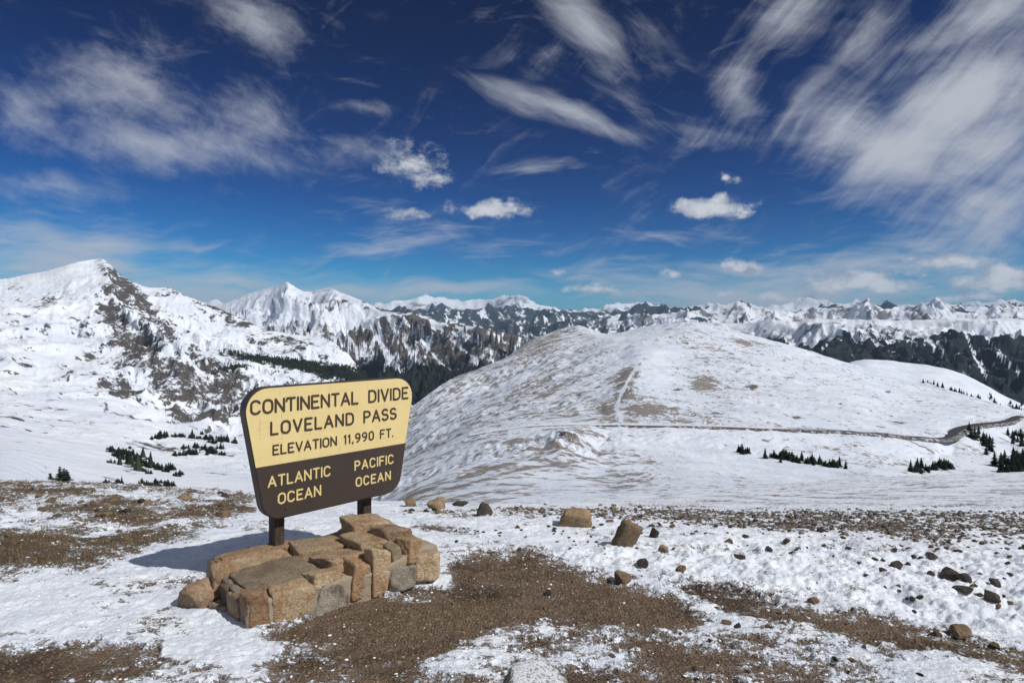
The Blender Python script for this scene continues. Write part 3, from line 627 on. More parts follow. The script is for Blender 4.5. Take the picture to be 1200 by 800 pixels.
# relief
nr = sstep(30, 12, Y)
snow = 1-bare
dz = snow*.035*nr
dz = dz+snow*nr*(fbm(X*2.0, Y*3.4, 5, 211, .6)*.045+np.abs(fbm(X*5.5, Y*8, 4, 213, .6))*-.03)
tram = sstep(-12, 12, psdf([(700, 640), (900, 628), (1340, 660), (1340, 765), (1100, 738), (900, 700), (780, 680), (620, 650)]))
dz = dz+snow*tram*nr*(fbm(X*3.0, Y*3.6, 4, 217, .6)*.11+np.abs(fbm(X*7, Y*9, 3, 218))*.04)
dz = dz+tundra*nr*(fbm(X*1.3, Y*1.3, 4, 221)*.12+bare*.05)
dz = dz+bare*nr*(fbm(X*6, Y*6, 4, 223, .6)*.022+fbm(X*22, Y*22, 2, 227)*.008)
dz = dz+fbm(X*.35, Y*.35, 3, 229)*.07*nr*sstep(4, 6, Y)*np.where((ua > 150) & (ua < 560) & (va > 600), .3, 1)
dz = dz+far*(fbm(X/6, Y/6, 4, 231)*.25+fbm(X/1.5, Y/1.5, 3, 233)*.07)
dz = dz+gravel*nr*np.abs(fbm(X*4, Y*4, 4, 235))*.06
A.Z = A.Z+dz

def ground_mat():
    k = NB('alpine_ground')
    ob = k.tc.outputs['Object']
    nA = k.noise(14, 9, .68); nB = k.noise(55, 5, .65); nC = k.noise(2.2, 6, .6); nD = k.noise(170, 3, .6)
    peb = k.voronoi(38); pebc = k.voronoi(38, out='Color')
    fine = k.math('ADD', k.math('MULTIPLY', k.math('SUBTRACT', nA, .5), 2.1), k.math('MULTIPLY', k.math('SUBTRACT', nB, .5), 1.5))
    fine = k.math('ADD', fine, k.math('MULTIPLY', k.math('SUBTRACT', nC, .5), .9))
    bare = k.ramp(k.math('ADD', k.attr('bare'), fine), .30, .72)
    snow = k.mix(k.ramp(nC, .3, .7), (0.68, 0.73, 0.82), (0.83, 0.86, 0.91))
    snow = k.mix(k.ramp(nB, .62, .8, 0, .22), snow, (.45, .40, .34))
    dirt = k.mix(k.ramp(nA, .3, .7), (0.10, 0.066, 0.041), (0.29, 0.205, 0.135))
    dirt = k.mix(k.ramp(nC, .42, .70, 0, .7), dirt, (0.075, 0.049, 0.031))
    sepc = k.nt.nodes.new('ShaderNodeSeparateColor'); k.nt.links.new(pebc, sepc.inputs[0])
    dirt = k.mix(k.math('MULTIPLY', k.ramp(sepc.outputs[0], .72, .8), k.ramp(peb, .5, .3)), dirt, (0.27, 0.22, 0.17))
    nE = k.noise(.9, 5, .65, .6)
    dirt = k.mix(k.ramp(nE, .40, .62, 0, .6), dirt, k.mix(nA, (.15, .10, .062), (.33, .24, .165)))
    dirt = k.mix(k.ramp(nE, .46, .34, 0, .55), dirt, (.05, .033, .021))
    dirt = k.mix(k.ramp(nD, .35, .75, 0, .6), dirt, k.mix(.5, dirt, (.03, .021, .015)))
    tun = k.mix(k.ramp(nA, .3, .72), (0.085, 0.058, 0.036), (0.25, 0.18, 0.11))
    tun = k.mix(k.ramp(nC, .45, .7), tun, (0.17, 0.135, 0.08))
    tun = k.mix(k.ramp(nB, .4, .75, 0, .7), tun, (.045, .035, .024))
    grv = k.mix(k.ramp(nA, .3, .7), (0.085, 0.07, 0.058), (0.24, 0.195, 0.155))
    b = k.mix(k.attr('tundra'), dirt, tun); b = k.mix(k.attr('gravel'), b, grv)
    c = k.mix(bare, snow, b)
    hs = k.math('ADD', k.math('MULTIPLY', nA, .55), k.math('MULTIPLY', nB, .2))
    hb = k.math('ADD', k.math('MULTIPLY', nB, .9), k.math('ADD', k.math('MULTIPLY', k.ramp(peb, .1, .6), -.5), k.math('MULTIPLY', nA, .9)))
    hm = k.nt.nodes.new('ShaderNodeMix'); k.set(hm.inputs['Factor'], bare); k.set(hm.inputs['A'], k.math('ADD', hs, .7)); k.set(hm.inputs['B'], hb)
    return k.finish(c, k.ramp(bare, 0, 1, .55, .95), k.bump(hm.outputs['Result'], .9, .05), .25)
grid_mesh('ground', A, ground_mat())
def g_at(u, v): return on_terrain(A, u, v)

# ------------------------------------------------------------------ generic mesh helpers
def new_obj(name, me, mat=None, parent=None, loc=None):
    o = bpy.data.objects.new(name, me); COL.objects.link(o)
    if mat is not None and len(me.materials) == 0: me.materials.append(mat)
    if parent is not None: o.parent = parent
    if loc is not None: o.location = loc
    return o
def from_np(name, V, Fc, mat, smooth_=False):
    me = bpy.data.meshes.new(name); me.from_pydata([tuple(v) for v in V], [], [tuple(f_) for f_ in Fc])
    if smooth_: me.polygons.foreach_set('use_smooth', np.ones(len(me.polygons), bool))
    me.materials.append(mat); return me
def big_tri_mesh(name, V, T3, mat, smooth_=False):
    me = bpy.data.meshes.new(name); n = len(V); me.vertices.add(n); me.vertices.foreach_set('co', np.asarray(V, np.float32).ravel())
    T3 = np.asarray(T3, np.int32); me.loops.add(T3.size); me.loops.foreach_set('vertex_index', T3.ravel())
    me.polygons.add(len(T3)); me.polygons.foreach_set('loop_start', (np.arange(len(T3))*3).astype(np.int32))
    me.polygons.foreach_set('use_smooth', np.full(len(T3), smooth_))
    me.update(calc_edges=True); me.validate(); me.materials.append(mat); return me
def thing(name, label, cat, loc=(0, 0, 0), group=None):
    o = bpy.data.objects.new(name, None); COL.objects.link(o); o.location = loc; o.empty_display_size = .2
    o['label'] = label; o['category'] = cat
    if group: o['group'] = group
    return o
def tag(o, label, cat, group=None, kind=None):
    if label: o['label'] = label
    if cat: o['category'] = cat
    if group: o['group'] = group
    if kind: o['kind'] = kind
    return o
_ico = {}
def ico(n):
    if n not in _ico:
        bm = bmesh.new(); bmesh.ops.create_icosphere(bm, subdivisions=n, radius=1); bm.verts.ensure_lookup_table()
        _ico[n] = (np.array([v.co[:] for v in bm.verts]), np.array([[v.index for v in f_.verts] for f_ in bm.faces])); bm.free()
    return _ico[n]
def cube_dirs(c):
    if ('c', c) not in _ico:
        bm = bmesh.new(); bmesh.ops.create_cube(bm, size=2); bmesh.ops.subdivide_edges(bm, edges=list(bm.edges), cuts=c, use_grid_fill=True); bm.verts.ensure_lookup_table()
        _ico[('c', c)] = (np.array([v.co[:] for v in bm.verts]), [[v.index for v in f_.verts] for f_ in bm.faces]); bm.free()
    return _ico[('c', c)]
def block_verts(seed, jit=.09, rough=.05, cuts=13, p=16):
    """split stone: six uneven faces plus a few broken corners, edges only slightly worn"""
    r = np.random.default_rng(seed); V, Fc = cube_dirs(cuts); L_ = np.linalg.norm(V, axis=1)[:, None]; V = V/L_
    N = np.array([[1, 0, 0], [-1, 0, 0], [0, 1, 0], [0, -1, 0], [0, 0, 1], [0, 0, -1]], float)+r.normal(size=(6, 3))*jit
    E2 = r.normal(size=(7, 3)); N = np.concatenate([N, E2]); N /= np.linalg.norm(N, axis=1)[:, None]
    c = np.concatenate([np.full(6, 1.0), 1.22+.3*r.random(7)])
    rad = (np.maximum(V@N.T/c, 0)**p).sum(1)**(-1/p); P = V*rad[:, None]
    a_ = fbm(P[:, 0]*1.3+P[:, 2]*.9+seed, P[:, 1]*1.3-P[:, 2]*1.1, 3, seed % 997, .5); b_ = ridged(P[:, 0]*2.2+P[:, 2]*1.7+seed, P[:, 1]*2.2+P[:, 2]*1.9, 4, seed % 991)
    P = P*(1+rough*a_-rough*.9*(b_-.4))[:, None]; lo, hi = P.min(0), P.max(0)
    return (P-(lo+hi)/2)/((hi-lo)/2), Fc
def rock_verts(seed, n=3, planes=13, rough=.05, box=None):
    """faceted stone: a ball cut by random planes (or by the six sides of a rough box)"""
    r = np.random.default_rng(seed); V, Fc = ico(n); V = V/np.linalg.norm(V, axis=1)[:, None]
    if box is None:
        N = r.normal(size=(planes, 3)); N /= np.linalg.norm(N, axis=1)[:, None]; c = .42+.36*r.random(planes)
    else:
        N = np.array([[1, 0, 0], [-1, 0, 0], [0, 1, 0], [0, -1, 0], [0, 0, 1], [0, 0, -1]], float)+r.normal(size=(6, 3))*box
        E2 = r.normal(size=(9, 3)); N = np.concatenate([N, E2]); N /= np.linalg.norm(N, axis=1)[:, None]
        c = np.concatenate([np.full(6, 1.0), 1.28+.25*r.random(9)])
    d = V@N.T; rad = np.minimum(np.where(d > 1e-3, c/np.maximum(d, 1e-3), 9).min(1), 1.05 if box is None else 1.75)
    P = V*rad[:, None]
    nn = fbm(V[:, 0]*2.1+V[:, 2]*1.3+seed, V[:, 1]*2.1-V[:, 2]*1.7, 5, seed % 997, .68)
    P = P*(1+rough*nn[:, None]); lo, hi = P.min(0), P.max(0)
    return (P-(lo+hi)/2)/((hi-lo)/2), Fc

def stone_mat(name, c1, c2, c3, scale, lichen=None, snowcap=0.0):
    k = NB(name)
    oi = k.nt.nodes.new('ShaderNodeObjectInfo')
    av = k.nt.nodes.new('ShaderNodeVectorMath'); av.operation = 'MULTIPLY_ADD'
    k.nt.links.new(oi.outputs['Random'], av.inputs[0]); av.inputs[1].default_value = (37, 53, 71); k.nt.links.new(k.tc.outputs['Object'], av.inputs[2])
    vec = av.outputs[0]
    n1 = k.noise(scale, 8, .65, .4, vec); n2 = k.noise(scale*7, 6, .7, 0, vec); n3 = k.noise(scale*.45, 4, .6, .6, vec)
    c = k.mix(k.ramp(n1, .32, .68), c1, c2); c = k.mix(k.ramp(n3, .45, .68), c, c3)
    c = k.mix(k.ramp(n2, .38, .68, 0, .75), c, k.mix(.62, c, (.04, .032, .026)))
    c = k.mix(k.ramp(k.noise(scale*1.7, 7, .7, 1.2, vec), .54, .64, 0, .5), c, k.mix(.5, c, (.05, .042, .036)))
    hv = k.nt.nodes.new('ShaderNodeHueSaturation'); k.set(hv.inputs['Color'], c); k.set(hv.inputs['Value'], k.ramp(oi.outputs['Random'], 0, 1, .78, 1.2, False)); c = hv.outputs[0]
    if lichen: c = k.mix(k.ramp(k.noise(scale*2.6, 6, .7, .8, vec), .56, .62, 0, .8), c, lichen)
    if snowcap:
        g = k.nt.nodes.new('ShaderNodeNewGeometry'); s = k.nt.nodes.new('ShaderNodeSeparateXYZ'); k.nt.links.new(g.outputs['Normal'], s.inputs[0])
        sc_ = k.math('ADD', s.outputs[2], k.math('MULTIPLY', k.math('SUBTRACT', n2, .5), 1.6)); c = k.mix(k.ramp(sc_, 1.0-snowcap*.5, 1.12-snowcap*.5), c, SNOW)
    return k.finish(c, .88, k.bump(k.math('ADD', n2, k.math('MULTIPLY', n1, .8)), .95, .05/scale*4), .25)

# ------------------------------------------------------------------ the sign
E_S = Vector((.687, .727, 0)).normalized(); N_S = Vector((.727, -.687, 0)).normalized()
S0 = Vector((-2.6, 6.5, 0))
k = NB('sign_yellow'); n1 = k.noise(3, 6, .6); n2 = k.noise(40, 4, .6)
gr = k.noise(6, 7, .7, .2, k.mapping(k.tc.outputs['Object'], (.7, 1, 16))); dr = k.noise(5, 6, .65, .3, k.mapping(k.tc.outputs['Object'], (4, 1, .5)))
c = k.mix(k.ramp(n2, .62, .8, 0, .35), k.mix(n1, (0.68, 0.52, 0.215), (0.82, 0.66, 0.33)), (.42, .29, .11))
chip = k.noise(22, 8, .75, .5); c = k.mix(k.ramp(chip, .66, .70, 0, .7), c, (.20, .14, .08))
c = k.mix(k.ramp(gr, .50, .70, 0, .34), c, (.50, .35, .14)); c = k.mix(k.ramp(dr, .54, .72, 0, .34), c, (.46, .33, .15))
M_yel = k.finish(c, .55, k.bump(k.math('ADD', n2, gr), .3, .004), .35)
k = NB('sign_brown'); n1 = k.noise(4, 6, .6); n2 = k.noise(50, 4, .6)
M_brn = k.finish(k.mix(k.ramp(n2, .65, .85, 0, .4), k.mix(n1, (0.043, 0.030, 0.024), (0.062, 0.044, 0.036)), (.12, .09, .07)), .45, k.bump(n2, .15, .004), .4)
k = NB('post_brown_timber'); vv = k.mapping(k.tc.outputs['Object'], (14, 14, 1.6)); n1 = k.noise(3, 7, .65, .5, vv)
M_post = k.finish(k.mix(k.ramp(n1, .3, .7), (0.035, 0.022, 0.017), (0.085, 0.055, 0.042)), .7, k.bump(n1, .5, .006), .3)
k = NB('rusted_bolt'); M_bolt = k.finish(k.mix(k.noise(60), (.05, .03, .02), (.14, .08, .05)), .6)
k = NB('lettering_brown'); M_lb = k.finish(k.mix(k.noise(30), (0.052, 0.034, 0.022), (0.08, 0.052, 0.034)), .6)
k = NB('lettering_yellow'); M_ly = k.finish(k.mix(k.noise(30), (0.66, 0.50, 0.19), (0.76, 0.60, 0.27)), .6)
sign = thing('road_sign', 'large trapezoid wooden sign in yellow and brown reading Continental Divide Loveland Pass', 'sign', (S0.x+E_S.x*.9, S0.y+E_S.y*.9, -2.45))
ROT = Matrix(((E_S.x, -N_S.x, 0), (E_S.y, -N_S.y, 0), (0, 0, 1)))        # local x along the board, local y to its back
sign.rotation_euler = ROT.to_euler()
OX, OZ = .9, -2.45
def slab(name, pts, y0, y1, mat, parent, bev=0.0):
    """plate with outline pts (x,z), from y0 (front) to y1 (back)"""
    bm = bmesh.new(); vs = [bm.verts.new((x, y0, z)) for x, z in pts]; f_ = bm.faces.new(vs)
    r = bmesh.ops.extrude_face_region(bm, geom=[f_]); bmesh.ops.translate(bm, vec=(0, y1-y0, 0), verts=[v for v in r['geom'] if isinstance(v, bmesh.types.BMVert)])
    bmesh.ops.recalc_face_normals(bm, faces=bm.faces)
    if bev:
        bmesh.ops.bevel(bm, geom=[e for e in bm.edges if abs(e.verts[0].co.y-e.verts[1].co.y) < 1e-6], offset=bev, segments=2, affect='EDGES')
    me = bpy.data.meshes.new(name); bm.to_mesh(me); bm.free(); me.materials.append(mat)
    return new_obj(name, me, None, parent)
ZT, ZB, ZD = -.645-OZ, -2.03-OZ, -1.455-OZ
def half(z): return .845+(z-ZB)/(ZT-ZB)*(1.100-.845)
CX = .935-OX
def outline(inset=0.):
    zt, zb = ZT-inset, ZB+inset
    cs = [(CX-half(zt)+inset, zt), (CX+half(zt)-inset, zt), (CX+half(zb)-inset, zb), (CX-half(zb)+inset, zb)]
    out = []; rad = [.235-inset*.5, .235-inset*.5, .22-inset*.5, .22-inset*.5]
    for i, c in enumerate(cs):
        c = Vector(c); a = Vector(cs[i-1])-c; b = Vector(cs[(i+1) % 4])-c; a.normalize(); b.normalize()
        ang = a.angle(b); t = rad[i]/math.tan(ang/2); p0 = c+a*t; p1 = c+b*t; m = (a+b).normalized(); cen = c+m*(rad[i]/math.sin(ang/2))
        a0 = math.atan2(*(p0-cen).yx); a1 = math.atan2(*(p1-cen).yx)
        while a1-a0 > math.pi: a1 -= 2*math.pi
        while a1-a0 < -math.pi: a1 += 2*math.pi
        out += [(cen.x+math.cos(a0+(a1-a0)*q/9)*rad[i], cen.y+math.sin(a0+(a1-a0)*q/9)*rad[i]) for q in range(10)]
    return out
board = slab('board', outline(), .0, .115, M_brn, sign, .004)
def clip(pts, z0, keep_above):
    o = []
    for i, p in enumerate(pts):
        q = pts[(i+1) % len(pts)]; a = (p[1] >= z0) == keep_above or p[1] == z0; b = (q[1] >= z0) == keep_above or q[1] == z0
        if a: o.append(p)
        if a != b:
            t = (z0-p[1])/(q[1]-p[1]); o.append((p[0]+(q[0]-p[0])*t, z0))
    return o
yel = slab('yellow_panel', clip(outline(.012), ZD, True), -.006, .002, M_yel, board); yel['label'] = 'yellow upper field with brown routed lettering'
brn = slab('brown_panel', clip(outline(.012), ZD-.004, False), -.005, .002, M_brn, board); brn['label'] = 'brown lower field with yellow lettering'
# posts and bolts
for s in (.315, 1.415):
    x = s-OX; w = .054
    bm = bmesh.new(); bmesh.ops.create_cube(bm, size=1)
    for v in bm.verts: v.co = Vector((x+v.co.x*2*w, .118+.075+v.co.y*.15, (-2.75-OZ+ZT-.12)/2+v.co.z*(ZT-.12+2.75+OZ)))
    bmesh.ops.bevel(bm, geom=list(bm.edges), offset=.006, segments=2, affect='EDGES')
    me = bpy.data.meshes.new('post'); bm.to_mesh(me); bm.free(); me.materials.append(M_post); post = new_obj('post', me, None, sign)
    for z in (-.80, -1.93):
        bm = bmesh.new(); bmesh.ops.create_cone(bm, segments=10, radius1=.013, radius2=.010, depth=.014, cap_ends=True)
        bmesh.ops.rotate(bm, matrix=Matrix.Rotation(R(90), 3, 'X'), verts=bm.verts)
        bmesh.ops.translate(bm, vec=(x+.012, -.010, z-OZ), verts=bm.verts)
        me = bpy.data.meshes.new('bolt'); bm.to_mesh(me); bm.free(); me.materials.append(M_bolt); new_obj('bolt', me, None, sign)
# routed letters as round-ended strokes in a unit-high cell: glyph = (width, strokes)
def arc(cx, cy, rx, ry, a0, a1, n=10): return [(cx+rx*math.cos(R(a0+(a1-a0)*i/n)), cy+ry*math.sin(R(a0+(a1-a0)*i/n))) for i in range(n+1)]
def oval(w): return [arc(w/2, 1-w/2, w/2, w/2, 0, 180, 9)+arc(w/2, w/2, w/2, w/2, 180, 360, 9)+[(w, 1-w/2)]]
GL = {'A': (.66, [[(0, 0), (.33, 1), (.66, 0)], [(.12, .32), (.54, .32)]]), 'C': (.60, [arc(.3, .7, .3, .3, 25, 180)+arc(.3, .3, .3, .3, 180, 335)]),
      'D': (.60, [[(0, 0), (0, 1), (.28, 1)]+arc(.28, .68, .32, .32, 90, 0, 6)+arc(.28, .32, .32, .32, 0, -90, 6)+[(0, 0)]]),
      'E': (.52, [[(.52, 1), (0, 1), (0, 0), (.52, 0)], [(0, .52), (.42, .52)]]), 'F': (.50, [[(.5, 1), (0, 1), (0, 0)], [(0, .52), (.4, .52)]]),
      'I': (.0, [[(0, 0), (0, 1)]]), 'L': (.48, [[(0, 1), (0, 0), (.48, 0)]]), 'N': (.60, [[(0, 0), (0, 1), (.6, 0), (.6, 1)]]), 'O': (.62, oval(.62)),
      'P': (.54, [[(0, 0), (0, 1), (.29, 1)]+arc(.29, .74, .25, .26, 90, -90, 8)+[(0, .48)]]),
      'S': (.54, [arc(.27, .75, .26, .25, 35, 180, 7)+arc(.27, .75, .26, .25, 180, 262, 4)+arc(.27, .26, .27, .26, 80, -40, 7)+arc(.27, .26, .27, .26, -40, -150, 6)]),
      'T': (.56, [[(0, 1), (.56, 1)], [(.28, 1), (.28, 0)]]), 'V': (.62, [[(0, 1), (.31, 0), (.62, 1)]]),
      '1': (.14, [[(0, .84), (.14, 1), (.14, 0)]]), '9': (.50, [arc(.25, .72, .25, .28, 0, 360, 14)+arc(.1, .55, .4, .55, 10, -80, 7)]), '0': (.50, [arc(.25, .75, .25, .25, 0, 180)+arc(.25, .25, .25, .25, 180, 360)+[(.5, .75)]]),
      ',': (.06, [[(.06, .04), (0, -.14)]]), '.': (.02, [[(0, .02), (.02, .02)]])}
def stroke_mesh(bm, pts, w, y0, y1):
    P = [Vector(p) for p in pts]
    Q = [P[0]]
    for p in P[1:]:
        if (p-Q[-1]).length > 1e-5: Q.append(p)
    def prism(o):
        f_ = [bm.verts.new((x, y0, z)) for x, z in o]; b = [bm.verts.new((x, y1, z)) for x, z in o]
        bm.faces.new(f_); n = len(o)
        for i in range(n): bm.faces.new((f_[i], b[i], b[(i+1) % n], f_[(i+1) % n]))
    for si, (a, b) in enumerate(zip(Q[:-1], Q[1:])):
        y0 -= .00005
        d = (b-a).normalized(); nrm = Vector((-d.y, d.x)); o = []
        a0 = math.atan2(nrm.y, nrm.x)
        o += [(a.x+math.cos(a0+math.pi*i/4)*w, a.y+math.sin(a0+math.pi*i/4)*w) for i in range(5)]
        o += [(b.x+math.cos(a0+math.pi+math.pi*i/4)*w, b.y+math.sin(a0+math.pi+math.pi*i/4)*w) for i in range(5)]
        prism(o)
def word(text, s0, s1, zb, h, sw, mat, parent):
    """text between s0 and s1 along the board, cap height h, half stroke sw"""
    ws = [GL[c][0]*h*.98 for c in text]; n = len(text)
    gap = ((s1-s0)-2*sw-sum(ws))/max(n-1, 1)
    x = s0+sw-OX; bm = bmesh.new()
    for i, (c, w) in enumerate(zip(text, ws)):
        for st_ in GL[c][1]:
            n0 = len(bm.verts)
            pts = [(x+px*h*.98, zb-OZ+sw+pz*(h-2*sw)) for px, pz in st_]
            stroke_mesh(bm, pts, sw, -.0085-.00022*((len(bm.verts)//20) % 9), .0)
        x += w+gap
    bmesh.ops.recalc_face_normals(bm, faces=bm.faces)
    me = bpy.data.meshes.new('lettering'); bm.to_mesh(me); bm.free(); me.materials.append(mat)
    o = new_obj('lettering', me, None, parent); o['label'] = 'routed word ' + text
    return o
for a in (('CONTINENTAL', -.065, 1.205, -.920, .155, .0125), ('DIVIDE', 1.335, 1.920, -.920, .155, .0125), ('LOVELAND', .145, 1.145, -1.150, .148, .0125), ('PASS', 1.268, 1.742, -1.150, .148, .0125),
          ('ELEVATION', .170, .925, -1.358, .112, .0095), ('11,990', 1.010, 1.415, -1.358, .112, .0095), ('FT.', 1.498, 1.695, -1.358, .112, .0095)):
    word(*a, M_lb, yel)
for a in (('ATLANTIC', .120, .845, -1.682, .120, .0088), ('OCEAN', .228, .728, -1.876, .120, .0088), ('PACIFIC', 1.150, 1.697, -1.678, .116, .0088), ('OCEAN', 1.165, 1.655, -1.867, .112, .0088)):
    word(*a, M_ly, brn)

# ------------------------------------------------------------------ the stone plinth
PO = Vector((-2.27, 5.49, -2.665)); PX = Vector((.77, .638, 0)).normalized(); PY = Vector((-.638, .77, 0)).normalized()
plinth = thing('stone_plinth', 'low mortared plinth of rough tan and brown stones under the sign posts', 'plinth', PO)
plinth.rotation_euler = (0, 0, math.atan2(PX.y, PX.x))
M_tan = stone_mat('stone_tan', (.52, .37, .22), (.62, .475, .305), (.44, .27, .15), 5)
M_rus = stone_mat('stone_rust', (.46, .285, .16), (.57, .39, .23), (.34, .19, .105), 5)
M_brs = stone_mat('stone_brown', (.40, .265, .165), (.51, .36, .23), (.29, .19, .12), 5)
M_gry = stone_mat('stone_grey', (.36, .275, .185), (.46, .365, .25), (.26, .19, .13), 6)
M_mar = stone_mat('stone_marbled', (.36, .30, .23), (.48, .43, .35), (.13, .10, .075), 9)
M_drk = stone_mat('stone_dark', (.12, .085, .062), (.20, .145, .105), (.08, .06, .046), 6)
k = NB('mortar'); n1 = k.noise(9, 7, .65); n2 = k.noise(60, 4, .6)
M_mor = k.finish(k.mix(n1, (.27, .215, .155), (.38, .31, .235)), .95, k.bump(k.math('ADD', n1, k.math('MULTIPLY', n2, .4)), .7, .03), .15)
bm = bmesh.new(); bmesh.ops.create_cube(bm, size=1); bmesh.ops.subdivide_edges(bm, edges=list(bm.edges), cuts=13, use_grid_fill=True)
pv = np.array([v.co[:] for v in bm.verts])
px_ = (pv[:, 0]+.5)*1.92+.015; py_ = (pv[:, 1]+.5)*1.30+.012; pz_ = -.12+(pv[:, 2]+.5)*.385
top = pv[:, 2] > .49
pz_ += np.where(pv[:, 2] > 0, fbm(px_*4, py_*4, 4, 301)*.05+sstep(1.2, 1.75, px_)*.10-sstep(1.0, .2, py_)*.02, 0)
px_ += fbm(py_*4, pz_*5+3, 3, 303)*.04; py_ += fbm(px_*4, pz_*5, 3, 305)*.04
for v, x, y, z in zip(bm.verts, px_, py_, pz_): v.co = (x, y, z)
me = bpy.data.meshes.new('mortar'); bm.to_mesh(me); bm.free(); me.materials.append(M_mor)
for p in me.polygons: p.use_smooth = True
new_obj('mortar', me, None, plinth)
def pstone(c, size, mat, rot=(0, 0, 0), seed=1, box=.10, rough=.075):
    V, Fc = block_verts(seed, box, rough)
    V = V*np.array(size)/2*1.03
    me = from_np('stone', V, Fc, mat); 
    for p in me.polygons: p.use_smooth = True
    o = new_obj('stone', me, None, plinth); o.location = c; o.rotation_euler = tuple(R(a) for a in rot)
    return o
# front face (y = 0), from the corner to the far end: centre (x, y, z), size
for i, a in enumerate((
    ((.115, .11, .13), (.235, .25, .33), M_rus, (1, 2, -2)), ((.425, .10, .145), (.415, .22, .31), M_tan, (0, -2, 1)), ((.79, .085, .085), (.36, .20, .29), M_mar, (0, 8, 0)),
    ((.735, .17, .255), (.30, .30, .14), M_tan, (-10, 4, 3)), ((1.055, .105, .17), (.24, .24, .40), M_rus, (-5, 14, 0)), ((1.295, .10, .22), (.24, .24, .46), M_tan, (-5, 2, 0)),
    ((1.51, .055, .10), (.33, .24, .27), M_mar, (0, 4, 0)), ((1.475, .13, .31), (.14, .22, .24), M_gry, (0, -6, 0)), ((1.665, .14, .32), (.27, .30, .25), M_rus, (-6, 14, 4)),
    ((1.815, .09, .13), (.31, .32, .33), M_tan, (0, 6, -5)), ((1.86, .46, .13), (.24, .50, .36), M_brs, (0, 3, 5)), ((1.85, .95, .14), (.26, .52, .36), M_tan, (0, -3, -4)),
    # left end (x = 0)
    ((.065, .37, .115), (.19, .28, .30), M_brs, (0, -4, 3)), ((.055, .64, .10), (.18, .26, .30), M_drk, (3, -6, 0)), ((.06, .98, .14), (.24, .44, .34), M_rus, (0, -5, -4)),
    ((-.13, .90, .05), (.30, .36, .33), M_brs, (8, -12, 25)), ((-.03, .62, .0), (.16, .2, .2), M_gry, (0, 0, 20)),
    # slabs on top
    ((.43, .50, .235), (.70, .60, .11), M_gry, (3, -2, 4)), ((.40, .93, .25), (.72, .36, .11), M_tan, (2, 0, -3)), ((.46, 1.19, .265), (.86, .24, .12), M_rus, (0, 1, 2)),
    ((1.03, .44, .285), (.50, .52, .14), M_brs, (-7, 2, 8)), ((1.04, .93, .27), (.58, .50, .13), M_tan, (0, 2, -5)), ((1.40, .60, .325), (.34, .62, .16), M_tan, (-3, 0, 4)),
    ((1.66, .52, .37), (.32, .44, .20), M_brs, (-5, 5, 8)), ((1.58, .95, .37), (.46, .48, .20), M_tan, (0, 4, -6)))):
    o = pstone(*a, seed=400+i*7)

# ------------------------------------------------------------------ rocks lying about
M_rb = stone_mat('boulder_brown', (.32, .215, .125), (.44, .31, .19), (.21, .15, .10), 5, (.22, .19, .13))
M_rd = stone_mat('boulder_dark', (.045, .038, .034), (.095, .08, .07), (.13, .10, .075), 6)
M_rg2 = stone_mat('boulder_grey', (.26, .235, .205), (.38, .35, .31), (.16, .14, .12), 6, snowcap=.36)
M_rt = stone_mat('boulder_tan', (.42, .29, .165), (.52, .38, .23), (.30, .20, .12), 5)
def boulder(u, v, w, h, mat, label, seed, rotz=0, tilt=0, depth=.8, n=3, group=None, box=None, name='boulder', rough=.14):
    p = g_at(u, v); s = p.y/F
    V, Fc = rock_verts(seed, n, box=box, rough=rough) if box is None else block_verts(seed, box, .12, 9)
    V = V*np.array((w*s/2*.95, w*s/2*depth*.95, h*s/2*1.15))
    me = from_np(name, V, Fc, mat)
    for q in me.polygons: q.use_smooth = box is not None
    o = new_obj(name, me); zb = V[:, 2].min()
    o.location = (p.x, p.y+w*s*.25*depth, p.z-zb-h*s*.36); o.rotation_euler = (R(tilt*.4), R(tilt), R(rotz))
    tag(o, label, 'rock', group); return o
